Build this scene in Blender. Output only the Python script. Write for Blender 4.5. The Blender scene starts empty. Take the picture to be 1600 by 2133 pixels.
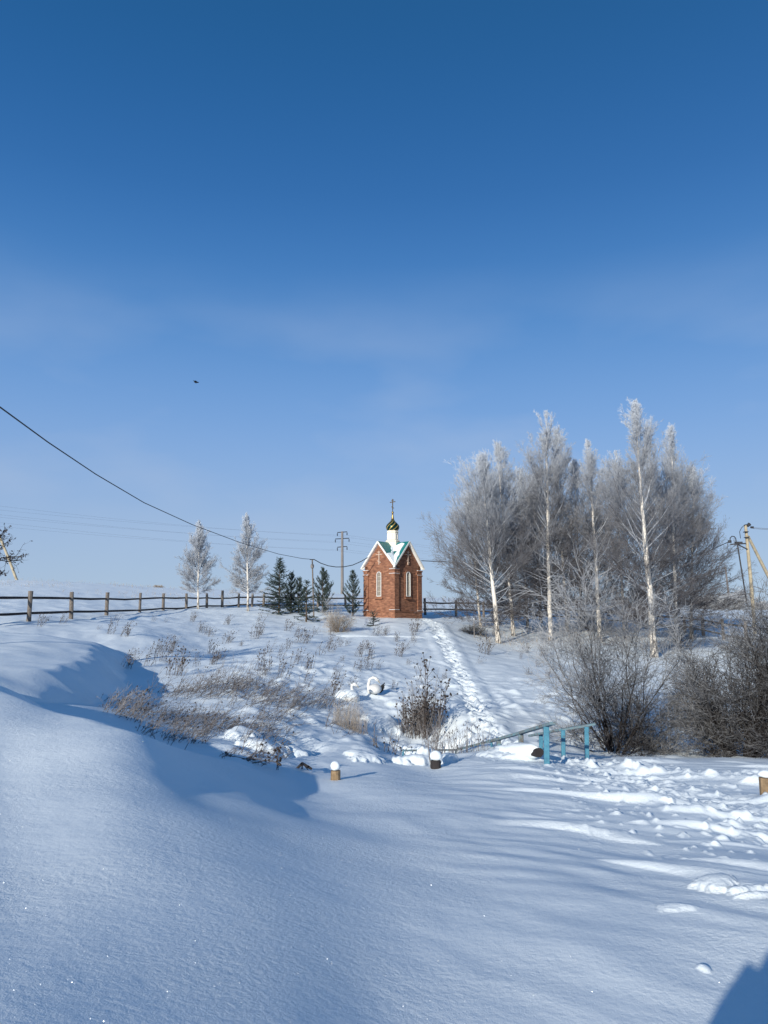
import bpy, math, random
import numpy as np
from mathutils import Vector, Matrix
R = math.radians
SC = bpy.context.scene
COL = SC.collection
# ------------------------------------------------------------------ camera, sky, sun, exposure
PITCH = 9.0
cd = bpy.data.cameras.new("camera"); cam = bpy.data.objects.new("camera", cd); COL.objects.link(cam)
cam.location = (0, 0, 0); cam.rotation_euler = (R(90 + PITCH), 0, 0)
cd.sensor_fit = 'VERTICAL'; cd.sensor_height = 36.0; cd.lens = 36.0 * 1600 / 2133
cd.clip_start = 0.05; cd.clip_end = 6000
SC.camera = cam
SUN_AZ, SUN_EL = 29.0, 15.5            # degrees left of straight behind the camera, elevation
S = Vector((-math.sin(R(SUN_AZ)) * math.cos(R(SUN_EL)), -math.cos(R(SUN_AZ)) * math.cos(R(SUN_EL)), math.sin(R(SUN_EL))))
W = bpy.data.worlds.new("World"); SC.world = W; W.use_nodes = True
nt = W.node_tree; nt.nodes.clear()
o_ = nt.nodes.new('ShaderNodeOutputWorld'); bg = nt.nodes.new('ShaderNodeBackground')
sky = nt.nodes.new('ShaderNodeTexSky'); sky.sky_type = 'NISHITA'; sky.sun_disc = False
sky.sun_elevation = R(SUN_EL); sky.sun_rotation = R(180 + SUN_AZ)
sky.altitude = 300; sky.air_density = 1.0; sky.dust_density = 0.6; sky.ozone_density = 2.2
bg.inputs['Strength'].default_value = 0.15
# frosty winter air: the physical sky is pulled towards a clear-cold-day gradient by elevation, plus very thin high cloud
tcw = nt.nodes.new('ShaderNodeTexCoord'); sxw = nt.nodes.new('ShaderNodeSeparateXYZ'); nt.links.new(tcw.outputs['Generated'], sxw.inputs[0])
rw = nt.nodes.new('ShaderNodeValToRGB'); rw.color_ramp.interpolation = 'B_SPLINE'
stops_ = [(0.0, (.39, .51, .69)), (0.08, (.36, .49, .69)), (0.16, (.295, .445, .71)), (0.27, (.185, .370, .72)), (0.40, (.066, .235, .570)), (0.52, (.022, .140, .420)), (0.68, (.006, .094, .275)), (1.0, (.012, .085, .22))]
while len(rw.color_ramp.elements) < len(stops_): rw.color_ramp.elements.new(0.5)
for i_, (p_, c_) in enumerate(stops_): rw.color_ramp.elements[i_].position = p_; rw.color_ramp.elements[i_].color = (*c_, 1)
nt.links.new(sxw.outputs[2], rw.inputs[0])
mpw = nt.nodes.new('ShaderNodeMapping'); mpw.inputs['Scale'].default_value = (1.6, 1.6, 4.0); mpw.inputs['Rotation'].default_value = (0.15, -0.25, 0); mpw.inputs['Location'].default_value = (1.9, 0.4, 0.15)
nzw = nt.nodes.new('ShaderNodeTexNoise'); nzw.inputs['Scale'].default_value = 2.1; nzw.inputs['Detail'].default_value = 5.0; nzw.inputs['Roughness'].default_value = 0.45
nt.links.new(tcw.outputs['Generated'], mpw.inputs[0]); nt.links.new(mpw.outputs[0], nzw.inputs['Vector'])
rc = nt.nodes.new('ShaderNodeMapRange'); rc.inputs[1].default_value = 0.42; rc.inputs[2].default_value = 0.72; rc.inputs[3].default_value = 0.0; rc.inputs[4].default_value = 0.8
nt.links.new(nzw.outputs[0], rc.inputs[0])
rz = nt.nodes.new('ShaderNodeValToRGB')        # the thin cloud lies in a band between 8 and 28 degrees up
for i_, (p_, c_) in enumerate([(0.05, 0.1), (0.18, 1.0), (0.29, 0.7), (0.45, 0.0)]):
    if i_ > 1: rz.color_ramp.elements.new(0.5)
    rz.color_ramp.elements[i_].position = p_; rz.color_ramp.elements[i_].color = (c_, c_, c_, 1)
nt.links.new(sxw.outputs[2], rz.inputs[0])
rm = nt.nodes.new('ShaderNodeMath'); rm.operation = 'MULTIPLY'; nt.links.new(rc.outputs[0], rm.inputs[0]); nt.links.new(rz.outputs[0], rm.inputs[1])
mc = nt.nodes.new('ShaderNodeMix'); mc.data_type = 'RGBA'; mc.inputs[7].default_value = (.39, .50, .71, 1)
nt.links.new(rm.outputs[0], mc.inputs[0]); nt.links.new(rw.outputs[0], mc.inputs[6])
sw = nt.nodes.new('ShaderNodeVectorMath'); sw.operation = 'SCALE'; sw.inputs['Scale'].default_value = 1 / 0.15
nt.links.new(mc.outputs[2], sw.inputs[0])
mw = nt.nodes.new('ShaderNodeMix'); mw.data_type = 'RGBA'; mw.inputs[0].default_value = 0.9
nt.links.new(sky.outputs[0], mw.inputs[6]); nt.links.new(sw.outputs[0], mw.inputs[7])
nt.links.new(mw.outputs[2], bg.inputs[0]); nt.links.new(bg.outputs[0], o_.inputs[0])
sl = bpy.data.lights.new("sun", 'SUN'); sl.energy = 4.7; sl.angle = R(0.5); sl.color = (1.0, 0.955, 0.85)
so = bpy.data.objects.new("sun", sl); COL.objects.link(so)
so.rotation_euler = S.to_track_quat('Z', 'Y').to_euler()
SC.view_settings.view_transform = 'Standard'; SC.view_settings.look = 'None'
SC.view_settings.exposure = 0.0; SC.view_settings.gamma = 1.0
SC.cycles.max_bounces = 6; SC.cycles.diffuse_bounces = 3; SC.cycles.glossy_bounces = 2
SC.cycles.transparent_max_bounces = 8

# ------------------------------------------------------------------ helpers
CP, SP = math.cos(R(PITCH)), math.sin(R(PITCH))
def at(u, v, d):
    """point at horizontal distance d (metres ahead of the camera) seen at pixel u, v of the 1600x2133 photograph"""
    xc, yc = (u - 800) / 1600.0, (1066.5 - v) / 1600.0
    y, z = CP - yc * SP, SP + yc * CP
    k = d / y
    return Vector((xc * k, d, z * k))

def _hash(ix, iy, seed):
    h = (ix.astype(np.int64) * 374761393 + iy.astype(np.int64) * 668265263 + seed * 974711) & 0x7fffffff
    h = ((h ^ (h >> 13)) * 1274126177) & 0x7fffffff
    return ((h ^ (h >> 16)) & 0xffff) / 65535.0
def vnoise(x, y, seed=0):
    """gradient noise, about -1..1"""
    ix, iy = np.floor(x), np.floor(y); fx, fy = x - ix, y - iy
    def g(dx, dy):
        a = _hash(ix + dx, iy + dy, seed) * 2 * np.pi
        return np.cos(a) * (fx - dx) + np.sin(a) * (fy - dy)
    sx, sy = fx * fx * fx * (fx * (fx * 6 - 15) + 10), fy * fy * fy * (fy * (fy * 6 - 15) + 10)
    a = g(0, 0) * (1 - sx) + g(1, 0) * sx; b = g(0, 1) * (1 - sx) + g(1, 1) * sx
    return (a * (1 - sy) + b * sy) * 1.5
def fbm(x, y, seed=0, n=4):
    s, a = 0, 1.0
    for i in range(n):
        s = s + a * vnoise(x * 2 ** i, y * 2 ** i, seed + i * 7); a *= 0.5
    return s
def sstep(a, b, x):
    t = np.clip((x - a) / (b - a), 0, 1); return t * t * (3 - 2 * t)
def seg_dist(x, y, pts):
    best = np.full(x.shape, 1e9)
    for (ax, ay), (bx, by) in zip(pts[:-1], pts[1:]):
        dx, dy = bx - ax, by - ay
        t = np.clip(((x - ax) * dx + (y - ay) * dy) / (dx * dx + dy * dy), 0, 1)
        best = np.minimum(best, np.hypot(x - ax - t * dx, y - ay - t * dy))
    return best
def in_poly(x, y, pts):
    ins = np.zeros(x.shape, bool)
    for (ax, ay), (bx, by) in zip(pts, pts[1:] + pts[:1]):
        if ay == by: continue
        c = ((ay > y) != (by > y)) & (x < (bx - ax) * (y - ay) / (by - ay) + ax)
        ins ^= c
    return ins

def tag(o, label=None, cat=None, group=None, kind=None):
    if label: o['label'] = label
    if cat: o['category'] = cat
    if group: o['group'] = group
    if kind: o['kind'] = kind
    return o
def empty(name, loc, rz=0.0, label=None, cat=None, group=None):
    o = bpy.data.objects.new(name, None); COL.objects.link(o)
    o.empty_display_size = 0.2; o.location = loc; o.rotation_euler = (0, 0, rz)
    return tag(o, label, cat, group)
def copy_tree(o, parent=None):
    c = o.copy(); COL.objects.link(c); c.parent = parent
    for ch in list(o.children): copy_tree(ch, c)
    return c

def mesh_np(name, V, loops, starts, totals, mat, parent=None, smooth=False, attrs=None, uv=None):
    me = bpy.data.meshes.new(name)
    me.vertices.add(len(V)); me.vertices.foreach_set('co', np.asarray(V, np.float32).ravel())
    me.loops.add(len(loops)); me.loops.foreach_set('vertex_index', np.asarray(loops, np.int32))
    me.polygons.add(len(starts)); me.polygons.foreach_set('loop_start', np.asarray(starts, np.int32))
    me.polygons.foreach_set('loop_total', np.asarray(totals, np.int32))
    me.polygons.foreach_set('use_smooth', np.full(len(starts), smooth))
    for k, a in (attrs or {}).items():
        at_ = me.attributes.new(k, 'FLOAT', 'POINT'); at_.data.foreach_set('value', np.asarray(a, np.float32))
    if uv is not None:
        l = me.uv_layers.new(name='UVMap'); l.data.foreach_set('uv', np.asarray(uv, np.float32).ravel())
    me.update(calc_edges=True); me.validate()
    for m in (mat if isinstance(mat, (list, tuple)) else [mat]): me.materials.append(m)
    o = bpy.data.objects.new(name, me); COL.objects.link(o)
    if parent: o.parent = parent
    return o

class Segs:
    """collects thin tapered sticks; build() makes one mesh of them"""
    def __init__(s): s.a = []
    def add(s, p0, p1, r0, r1, f=0.0):
        p0 = np.atleast_2d(np.asarray(p0, float)); p1 = np.atleast_2d(np.asarray(p1, float)); n = len(p0)
        b = lambda q: np.broadcast_to(np.asarray(q, float), (n,)).reshape(n, 1)
        s.a.append(np.hstack([p0, p1, b(r0), b(r1), b(f)]))
    def poly(s, pts, radii, f=0.0):
        pts = np.asarray(pts, float); radii = np.broadcast_to(np.asarray(radii, float), (len(pts),))
        s.add(pts[:-1], pts[1:], radii[:-1], radii[1:], f)
    def build(s, name, mat, parent=None, sides=3, org=(0, 0, 0)):
        A = np.vstack(s.a); n = len(A)
        p0, p1 = A[:, 0:3] - np.asarray(org), A[:, 3:6] - np.asarray(org)
        d = p1 - p0; L = np.linalg.norm(d, axis=1, keepdims=True); d = d / np.maximum(L, 1e-9)
        up = np.where(np.abs(d[:, 2:3]) > 0.9, np.array([[1., 0, 0]]), np.array([[0, 0, 1.]]))
        a = np.cross(d, up); a /= np.linalg.norm(a, axis=1, keepdims=True); b = np.cross(d, a)
        V = np.zeros((n, 2, sides, 3))
        for k in range(sides):
            t = 2 * np.pi * k / sides; e = a * math.cos(t) + b * math.sin(t)
            V[:, 0, k] = p0 + e * A[:, 6:7]; V[:, 1, k] = p1 + e * A[:, 7:8]
        base = (np.arange(n) * 2 * sides)[:, None, None]
        k = np.arange(sides)[None, :, None]; k2 = (k + 1) % sides
        q = np.concatenate([base + k, base + k2, base + sides + k2, base + sides + k], axis=2).reshape(-1)
        nf = n * sides
        fr = np.repeat(A[:, 8], 2 * sides)
        return mesh_np(name, V.reshape(-1, 3), q, np.arange(nf) * 4, np.full(nf, 4), mat, parent, True, {'frost': fr})

class MB:
    """solid mesh builder (boxes, tubes, lathes, prisms) -> ONE mesh object with box-projected uv"""
    def __init__(s): s.v = []; s.f = []; s.uvf = {}
    def add(s, vs, fs):
        n = len(s.v); s.v += [tuple(p) for p in vs]; s.f += [tuple(i + n for i in f) for f in fs]; return n
    def box(s, c, size, rot=None, bev=0.0):
        x, y, z = [q / 2 for q in size]; c = Vector(c); M = rot or Matrix.Identity(3)
        if bev <= 0:
            vs = [c + M @ Vector((i * x, j * y, k * z)) for k in (-1, 1) for i, j in ((-1, -1), (1, -1), (1, 1), (-1, 1))]
            s.add(vs, [(3, 2, 1, 0), (4, 5, 6, 7), (0, 1, 5, 4), (1, 2, 6, 5), (2, 3, 7, 6), (3, 0, 4, 7)]); return
        ring = []
        b = bev
        prof = [(-z, b), (-z + b, 0), (z - b, 0), (z, b)]
        for zz, ins in prof:
            X, Y = x - ins, y - ins
            for px, py in ((-X, -Y + b), (-X + b, -Y), (X - b, -Y), (X, -Y + b), (X, Y - b), (X - b, Y), (-X + b, Y), (-X, Y - b)):
                ring.append(c + M @ Vector((px, py, zz)))
        fs = [tuple(range(7, -1, -1)), tuple(24 + i for i in range(8))]
        for k in range(3):
            for i in range(8): fs.append((k * 8 + i, k * 8 + (i + 1) % 8, k * 8 + 8 + (i + 1) % 8, k * 8 + 8 + i))
        s.add(ring, fs)
    def beam(s, p0, p1, w, h, bev=0.0, up=Vector((0, 0, 1))):
        p0, p1 = Vector(p0), Vector(p1); d = (p1 - p0); L = d.length; d.normalize()
        sd = d.cross(up)
        if sd.length < 1e-4: sd = Vector((1, 0, 0))
        sd.normalize(); u = sd.cross(d)
        M = Matrix((d, sd, u)).transposed()
        s.box((p0 + p1) / 2, (L, w, h), M, bev)
    def tube(s, pts, rad, n=8, cap=True, jit=0.0, rnd=None):
        pts = [Vector(p) for p in pts]; m = len(pts)
        rad = [rad] * m if not isinstance(rad, (list, tuple, np.ndarray)) else list(rad)
        vs = []; a = None
        for i, p in enumerate(pts):
            d = (pts[min(i + 1, m - 1)] - pts[max(i - 1, 0)]).normalized()
            if a is None:
                a = d.orthogonal().normalized()
            else:
                a = (a - d * a.dot(d)).normalized()
            b = d.cross(a)
            for k in range(n):
                t = 2 * math.pi * k / n; r = rad[i] * (1 + (rnd.uniform(-jit, jit) if rnd else 0))
                vs.append(p + a * (math.cos(t) * r) + b * (math.sin(t) * r))
        fs = []
        for i in range(m - 1):
            for k in range(n):
                fs.append((i * n + k, i * n + (k + 1) % n, (i + 1) * n + (k + 1) % n, (i + 1) * n + k))
        if cap: fs += [tuple(range(n - 1, -1, -1)), tuple((m - 1) * n + k for k in range(n))]
        s.add(vs, fs)
    def lathe(s, prof, n=24, c=(0, 0, 0), ph=0.0, uvscale=None):
        c = Vector(c); vs = []
        for r, z in prof:
            for k in range(n):
                t = 2 * math.pi * k / n + ph; vs.append(c + Vector((r * math.cos(t), r * math.sin(t), z)))
        fs = []; m = len(prof); f0 = len(s.f)
        for i in range(m - 1):
            for k in range(n):
                if uvscale: s.uvf[len(s.f) + len(fs)] = [(k / n, i / (m - 1)), ((k + 1) / n, i / (m - 1)), ((k + 1) / n, (i + 1) / (m - 1)), (k / n, (i + 1) / (m - 1))]
                fs.append((i * n + k, i * n + (k + 1) % n, (i + 1) * n + (k + 1) % n, (i + 1) * n + k))
        fs += [tuple(range(n - 1, -1, -1)), tuple((m - 1) * n + k for k in range(n))]
        s.add(vs, fs)
    def prism(s, poly, axis_o, ax, ay, an, depth):
        """2-d outline poly in the plane (axis_o, ax, ay), extruded by depth along an"""
        O, X, Y, N = map(Vector, (axis_o, ax, ay, an)); n = len(poly)
        a = [O + X * p[0] + Y * p[1] for p in poly]; b = [q + N * depth for q in a]
        s.add(a + b, [tuple(range(n - 1, -1, -1)), tuple(range(n, 2 * n))] + [(i, (i + 1) % n, n + (i + 1) % n, n + i) for i in range(n)])
    def ring(s, outer, inner, axis_o, ax, ay, an, depth):
        O, X, Y, N = map(Vector, (axis_o, ax, ay, an)); n = len(outer)
        P = lambda p, k: O + X * p[0] + Y * p[1] + N * k
        vs = [P(p, 0) for p in outer] + [P(p, 0) for p in inner] + [P(p, depth) for p in outer] + [P(p, depth) for p in inner]
        fs = []
        for i in range(n):
            j = (i + 1) % n
            fs += [(2 * n + i, 2 * n + j, 3 * n + j, 3 * n + i), (i, j, 2 * n + j, 2 * n + i), (n + j, n + i, 3 * n + i, 3 * n + j), (j, i, n + i, n + j)]
        s.add(vs, fs)
    def blob(s, c, rad, rnd, n=14, m=8, jit=0.12, flat=0.0):
        """lumpy rounded heap; flat cuts the underside"""
        c = Vector(c); rx, ry, rz = rad; vs = []; ph = rnd.uniform(0, 9)
        for i in range(m + 1):
            th = math.pi * i / m
            for k in range(n):
                t = 2 * math.pi * k / n
                w = 1 + jit * (math.sin(2 * t + ph) * math.sin(th) + 0.6 * math.sin(3 * t + 2 * ph + 2 * th))
                z = math.cos(th)
                if z < 0: z *= (1 - flat)
                vs.append(c + Vector((rx * w * math.sin(th) * math.cos(t), ry * w * math.sin(th) * math.sin(t), rz * z * (1 + jit * math.sin(t + ph) * math.sin(th)))))
        fs = [(i * n + k, (i + 1) * n + k, (i + 1) * n + (k + 1) % n, i * n + (k + 1) % n) for i in range(m) for k in range(n)]
        s.add(vs, fs)
    def build(s, name, mat, parent=None, org=None, smooth=False):
        V = np.array(s.v, float)
        if org is not None: V = V - np.asarray(org)
        loops, st, tot, uv = [], [], [], []
        for fi, f in enumerate(s.f):
            st.append(len(loops)); tot.append(len(f)); loops += f
            if fi in s.uvf: uv += s.uvf[fi]; continue
            P = V[list(f)]; n = np.cross(P[1] - P[0], P[2] - P[0])
            ax = int(np.argmax(np.abs(n)))
            cols = ((1, 2), (0, 2), (0, 1))[ax]
            uv += [tuple(p[list(cols)]) for p in P]
        return mesh_np(name, V, loops, st, tot, mat, parent, smooth, None, np.array(uv))

# ------------------------------------------------------------------ materials
def mat(name, build):
    m = bpy.data.materials.new(name); m.use_nodes = True; t = m.node_tree
    p = t.nodes['Principled BSDF']; p.inputs['Specular IOR Level'].default_value = 0.3
    build(t, p); return m
def N(t, kind, **kw):
    n = t.nodes.new(kind)
    for k, v in kw.items():
        if k in n.inputs: n.inputs[k].default_value = v
        else: setattr(n, k, v)
    return n
def ramp(t, stops):
    r = t.nodes.new('ShaderNodeValToRGB'); e = r.color_ramp.elements
    while len(e) < len(stops): e.new(0.5)
    for i, (p, c) in enumerate(stops): e[i].position = p; e[i].color = (*c, 1)
    return r
def mixc(t, fac, a, b):
    n = t.nodes.new('ShaderNodeMix'); n.data_type = 'RGBA'
    for s, q in ((0, fac), (6, a), (7, b)):
        if hasattr(q, 'is_linked'): t.links.new(q, n.inputs[s])
        elif s == 0: n.inputs[0].default_value = q
        else: n.inputs[s].default_value = (*q, 1)
    return n.outputs[2]
def simple(name, col, rough=0.7, var=0.15, scale=8.0, metal=0.0, bump=0.0):
    def b(t, p):
        tc = N(t, 'ShaderNodeTexCoord'); nz = N(t, 'ShaderNodeTexNoise', Scale=scale, Detail=5.0)
        t.links.new(tc.outputs['Object'], nz.inputs['Vector'])
        r = ramp(t, [(0.25, tuple(c * (1 - var) for c in col)), (0.75, tuple(min(1, c * (1 + var)) for c in col))])
        t.links.new(nz.outputs[0], r.inputs[0]); t.links.new(r.outputs[0], p.inputs['Base Color'])
        p.inputs['Roughness'].default_value = rough; p.inputs['Metallic'].default_value = metal
        if bump:
            bp = N(t, 'ShaderNodeBump', Strength=bump, Distance=0.01); t.links.new(nz.outputs[0], bp.inputs['Height']); t.links.new(bp.outputs[0], p.inputs['Normal'])
    return mat(name, b)
def snow_b(t, p, ground=True):
    tc = N(t, 'ShaderNodeTexCoord')
    n1 = N(t, 'ShaderNodeTexNoise', Scale=24.0, Detail=6.0, Roughness=0.68)
    n2 = N(t, 'ShaderNodeTexNoise', Scale=150.0, Detail=2.0)
    n3 = N(t, 'ShaderNodeTexNoise', Scale=5.0, Detail=4.0)
    for n in (n1, n2, n3): t.links.new(tc.outputs['Object'], n.inputs['Vector'])
    n4 = N(t, 'ShaderNodeTexNoise', Scale=0.55, Detail=3.0); t.links.new(tc.outputs['Object'], n4.inputs['Vector'])
    r4 = N(t, 'ShaderNodeMapRange'); r4.inputs[1].default_value = 0.35; r4.inputs[2].default_value = 0.65; r4.inputs[3].default_value = 0.25; r4.inputs[4].default_value = 0.8; t.links.new(n4.outputs[0], r4.inputs[0])
    b1 = N(t, 'ShaderNodeBump', Strength=0.55, Distance=0.018); t.links.new(r4.outputs[0], b1.inputs['Strength']); b2 = N(t, 'ShaderNodeBump', Strength=0.5, Distance=0.003); b3 = N(t, 'ShaderNodeBump', Strength=0.3, Distance=0.03)
    for n, b in ((n1, b1), (n2, b2), (n3, b3)): t.links.new(n.outputs[0], b.inputs['Height'])
    n5 = N(t, 'ShaderNodeTexNoise', Scale=7.0, Detail=5.0, Roughness=0.6); t.links.new(tc.outputs['Object'], n5.inputs['Vector'])
    a5 = N(t, 'ShaderNodeAttribute', attribute_name='churn'); b5 = N(t, 'ShaderNodeBump', Distance=0.07); t.links.new(a5.outputs['Fac'], b5.inputs['Strength']); t.links.new(n5.outputs[0], b5.inputs['Height'])
    t.links.new(b5.outputs[0], b3.inputs['Normal']); t.links.new(b3.outputs[0], b1.inputs['Normal']); t.links.new(b1.outputs[0], b2.inputs['Normal']); t.links.new(b2.outputs[0], p.inputs['Normal'])
    p.inputs['Base Color'].default_value = (0.84, 0.895, 0.92, 1)
    p.inputs['Roughness'].default_value = 0.55; p.inputs['Specular IOR Level'].default_value = 0.25
M = {}
M['snow'] = mat('snow', snow_b)
def frosted(name, dark, light, rough=0.85):
    def b(t, p):
        a = N(t, 'ShaderNodeAttribute', attribute_name='frost')
        t.links.new(mixc(t, a.outputs['Fac'], dark, light), p.inputs['Base Color'])
        p.inputs['Roughness'].default_value = rough; p.inputs['Specular IOR Level'].default_value = 0.1
    return mat(name, b)
M['birch_twig'] = frosted('birch_twig', (0.060, 0.046, 0.043), (0.66, 0.70, 0.76))
M['bush_twig'] = frosted('bush_twig', (0.028, 0.023, 0.022), (0.55, 0.56, 0.58))
M['weed'] = frosted('weed', (0.062, 0.046, 0.038), (0.50, 0.48, 0.48))
M['straw'] = frosted('straw', (0.26, 0.19, 0.12), (0.62, 0.58, 0.54))
M['dark_twig'] = simple('dark_twig', (0.035, 0.03, 0.03), 0.9)
M['dry_leaf'] = simple('dry_leaf', (0.045, 0.04, 0.045), 0.9)
def bark_b(t, p):
    tc = N(t, 'ShaderNodeTexCoord'); mp = N(t, 'ShaderNodeMapping'); mp.inputs['Scale'].default_value = (7, 7, 2.2)
    nz = N(t, 'ShaderNodeTexNoise', Scale=1.6, Detail=6.0, Roughness=0.65)
    t.links.new(tc.outputs['Object'], mp.inputs[0]); t.links.new(mp.outputs[0], nz.inputs['Vector'])
    a = N(t, 'ShaderNodeAttribute', attribute_name='frost')          # 0 at the rough foot, 1 on the white upper stem
    mul = N(t, 'ShaderNodeMath', operation='MULTIPLY_ADD'); mul.inputs[1].default_value = 0.22; t.links.new(a.outputs['Fac'], mul.inputs[0]); t.links.new(nz.outputs[0], mul.inputs[2])
    r = ramp(t, [(0.44, (0.06, 0.05, 0.045)), (0.54, (0.62, 0.56, 0.48)), (0.85, (0.80, 0.75, 0.68))])
    t.links.new(mul.outputs[0], r.inputs[0]); t.links.new(r.outputs[0], p.inputs['Base Color']); p.inputs['Roughness'].default_value = 0.7
M['birch_bark'] = mat('birch_bark', bark_b)
def brick_b(t, p):
    uv = N(t, 'ShaderNodeUVMap')
    br = N(t, 'ShaderNodeTexBrick'); br.offset = 0.5
    br.inputs['Scale'].default_value = 1.0; br.inputs['Brick Width'].default_value = 0.27; br.inputs['Row Height'].default_value = 0.09
    br.inputs['Mortar Size'].default_value = 0.007; br.inputs['Bias'].default_value = -0.1
    br.inputs['Color1'].default_value = (0.33, 0.155, 0.092, 1); br.inputs['Color2'].default_value = (0.18, 0.075, 0.047, 1); br.inputs['Mortar'].default_value = (0.24, 0.14, 0.10, 1)
    t.links.new(uv.outputs[0], br.inputs['Vector'])
    nz = N(t, 'ShaderNodeTexNoise', Scale=3.0, Detail=6.0); mpb = N(t, 'ShaderNodeMapping'); mpb.inputs['Scale'].default_value = (1, 3.5, 1); t.links.new(uv.outputs[0], mpb.inputs[0]); t.links.new(mpb.outputs[0], nz.inputs['Vector'])
    r = ramp(t, [(0.3, (0.6, 0.58, 0.56)), (0.7, (1.3, 1.25, 1.2))]); t.links.new(nz.outputs[0], r.inputs[0])
    mm = t.nodes.new('ShaderNodeMix'); mm.data_type = 'RGBA'; mm.blend_type = 'MULTIPLY'; mm.inputs[0].default_value = 1
    t.links.new(br.outputs['Color'], mm.inputs[6]); t.links.new(r.outputs[0], mm.inputs[7])
    t.links.new(mm.outputs[2], p.inputs['Base Color']); p.inputs['Roughness'].default_value = 0.85
    bp = N(t, 'ShaderNodeBump', Strength=0.6, Distance=0.008, invert=True); t.links.new(br.outputs['Fac'], bp.inputs['Height']); t.links.new(bp.outputs[0], p.inputs['Normal'])
M['brick'] = mat('brick', brick_b)
M['white'] = simple('white_paint', (0.78, 0.76, 0.72), 0.5, 0.04)
M['cream'] = simple('cream_plaster', (0.80, 0.74, 0.62), 0.6, 0.04)
def roof_b(t, p):
    uv = N(t, 'ShaderNodeUVMap'); w = N(t, 'ShaderNodeTexWave', Scale=2.2); w.bands_direction = 'X'
    t.links.new(uv.outputs[0], w.inputs['Vector']); p.inputs['Base Color'].default_value = (0.012, 0.17, 0.17, 1); p.inputs['Roughness'].default_value = 0.35
    bp = N(t, 'ShaderNodeBump', Strength=0.5, Distance=0.02); t.links.new(w.outputs[0], bp.inputs['Height']); t.links.new(bp.outputs[0], p.inputs['Normal'])
M['roof'] = mat('green_sheet_metal', roof_b)
def dome_b(t, p):
    uv = N(t, 'ShaderNodeUVMap'); sx = N(t, 'ShaderNodeSeparateXYZ'); t.links.new(uv.outputs[0], sx.inputs[0])
    m1 = N(t, 'ShaderNodeMath', operation='MULTIPLY_ADD'); m1.inputs[1].default_value = -0.35; t.links.new(sx.outputs[1], m1.inputs[0]); t.links.new(sx.outputs[0], m1.inputs[2])
    m2 = N(t, 'ShaderNodeMath', operation='MULTIPLY'); m2.inputs[1].default_value = 8.0; t.links.new(m1.outputs[0], m2.inputs[0])
    m3 = N(t, 'ShaderNodeMath', operation='FRACT'); t.links.new(m2.outputs[0], m3.inputs[0])
    m4 = N(t, 'ShaderNodeMath', operation='GREATER_THAN'); m4.inputs[1].default_value = 0.76; t.links.new(m3.outputs[0], m4.inputs[0])
    t.links.new(mixc(t, m4.outputs[0], (0.004, 0.035, 0.028), (0.55, 0.38, 0.12)), p.inputs['Base Color'])
    p.inputs['Metallic'].default_value = 0.45; p.inputs['Roughness'].default_value = 0.3
M['dome'] = mat('green_and_gold_sheet', dome_b)
M['gold'] = simple('gilded_metal', (0.42, 0.27, 0.10), 0.35, 0.1, metal=0.8)
M['bronze'] = simple('dark_gilded_metal', (0.20, 0.13, 0.06), 0.4, 0.1, metal=0.7)
def glass_b(t, p):
    p.inputs['Base Color'].default_value = (0.15, 0.12, 0.10, 1); p.inputs['Roughness'].default_value = 0.25; p.inputs['Specular IOR Level'].default_value = 0.3
M['pane'] = mat('window_glass', glass_b)
M['tan'] = simple('pale_relief_brick', (0.50, 0.37, 0.29), 0.8, 0.08)
M['old_wood'] = simple('grey_weathered_wood', (0.17, 0.145, 0.125), 0.9, 0.35, 14.0, bump=0.5)
M['dark_wood'] = simple('dark_wet_wood', (0.04, 0.035, 0.035), 0.9, 0.3, 10.0)
M['post_wood'] = simple('split_log_wood', (0.24, 0.165, 0.095), 0.9, 0.4, 18.0, bump=0.6)
M['pole_wood'] = simple('yellowed_pole_wood', (0.40, 0.34, 0.24), 0.85, 0.3, 4.0, bump=0.3)
M['concrete'] = simple('grey_concrete', (0.21, 0.19, 0.18), 0.9, 0.12, 3.0)
M['iron'] = simple('dark_iron', (0.035, 0.035, 0.04), 0.6, 0.2)
M['insulator'] = simple('glazed_insulator', (0.05, 0.06, 0.075), 0.3, 0.2)
M['cable'] = simple('black_cable', (0.012, 0.014, 0.018), 0.6, 0.1)
M['wire'] = simple('aluminium_wire', (0.16, 0.18, 0.22), 0.5, 0.1)
M['needle'] = frosted('needle', (0.018, 0.036, 0.024), (0.32, 0.38, 0.40))
M['conifer_bark'] = simple('conifer_bark', (0.10, 0.07, 0.05), 0.9)
def bluepaint_b(t, p):
    tc = N(t, 'ShaderNodeTexCoord'); nz = N(t, 'ShaderNodeTexNoise', Scale=14.0, Detail=6.0, Roughness=0.7); t.links.new(tc.outputs['Object'], nz.inputs['Vector'])
    r = ramp(t, [(0.30, (0.16, 0.13, 0.10)), (0.38, (0.06, 0.19, 0.27)), (0.6, (0.085, 0.27, 0.36)), (0.8, (0.16, 0.34, 0.40))]); t.links.new(nz.outputs[0], r.inputs[0])
    t.links.new(r.outputs[0], p.inputs['Base Color']); p.inputs['Roughness'].default_value = 0.6
M['blue_paint'] = mat('worn_blue_paint', bluepaint_b)
def graygreen_b(t, p):
    tc = N(t, 'ShaderNodeTexCoord'); nz = N(t, 'ShaderNodeTexNoise', Scale=10.0, Detail=6.0, Roughness=0.7); t.links.new(tc.outputs['Object'], nz.inputs['Vector'])
    r = ramp(t, [(0.35, (0.13, 0.115, 0.10)), (0.50, (0.17, 0.22, 0.24)), (0.68, (0.12, 0.29, 0.36))]); t.links.new(nz.outputs[0], r.inputs[0])
    t.links.new(r.outputs[0], p.inputs['Base Color']); p.inputs['Roughness'].default_value = 0.8
M['worn_rail'] = mat('worn_rail_wood', graygreen_b)
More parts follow.
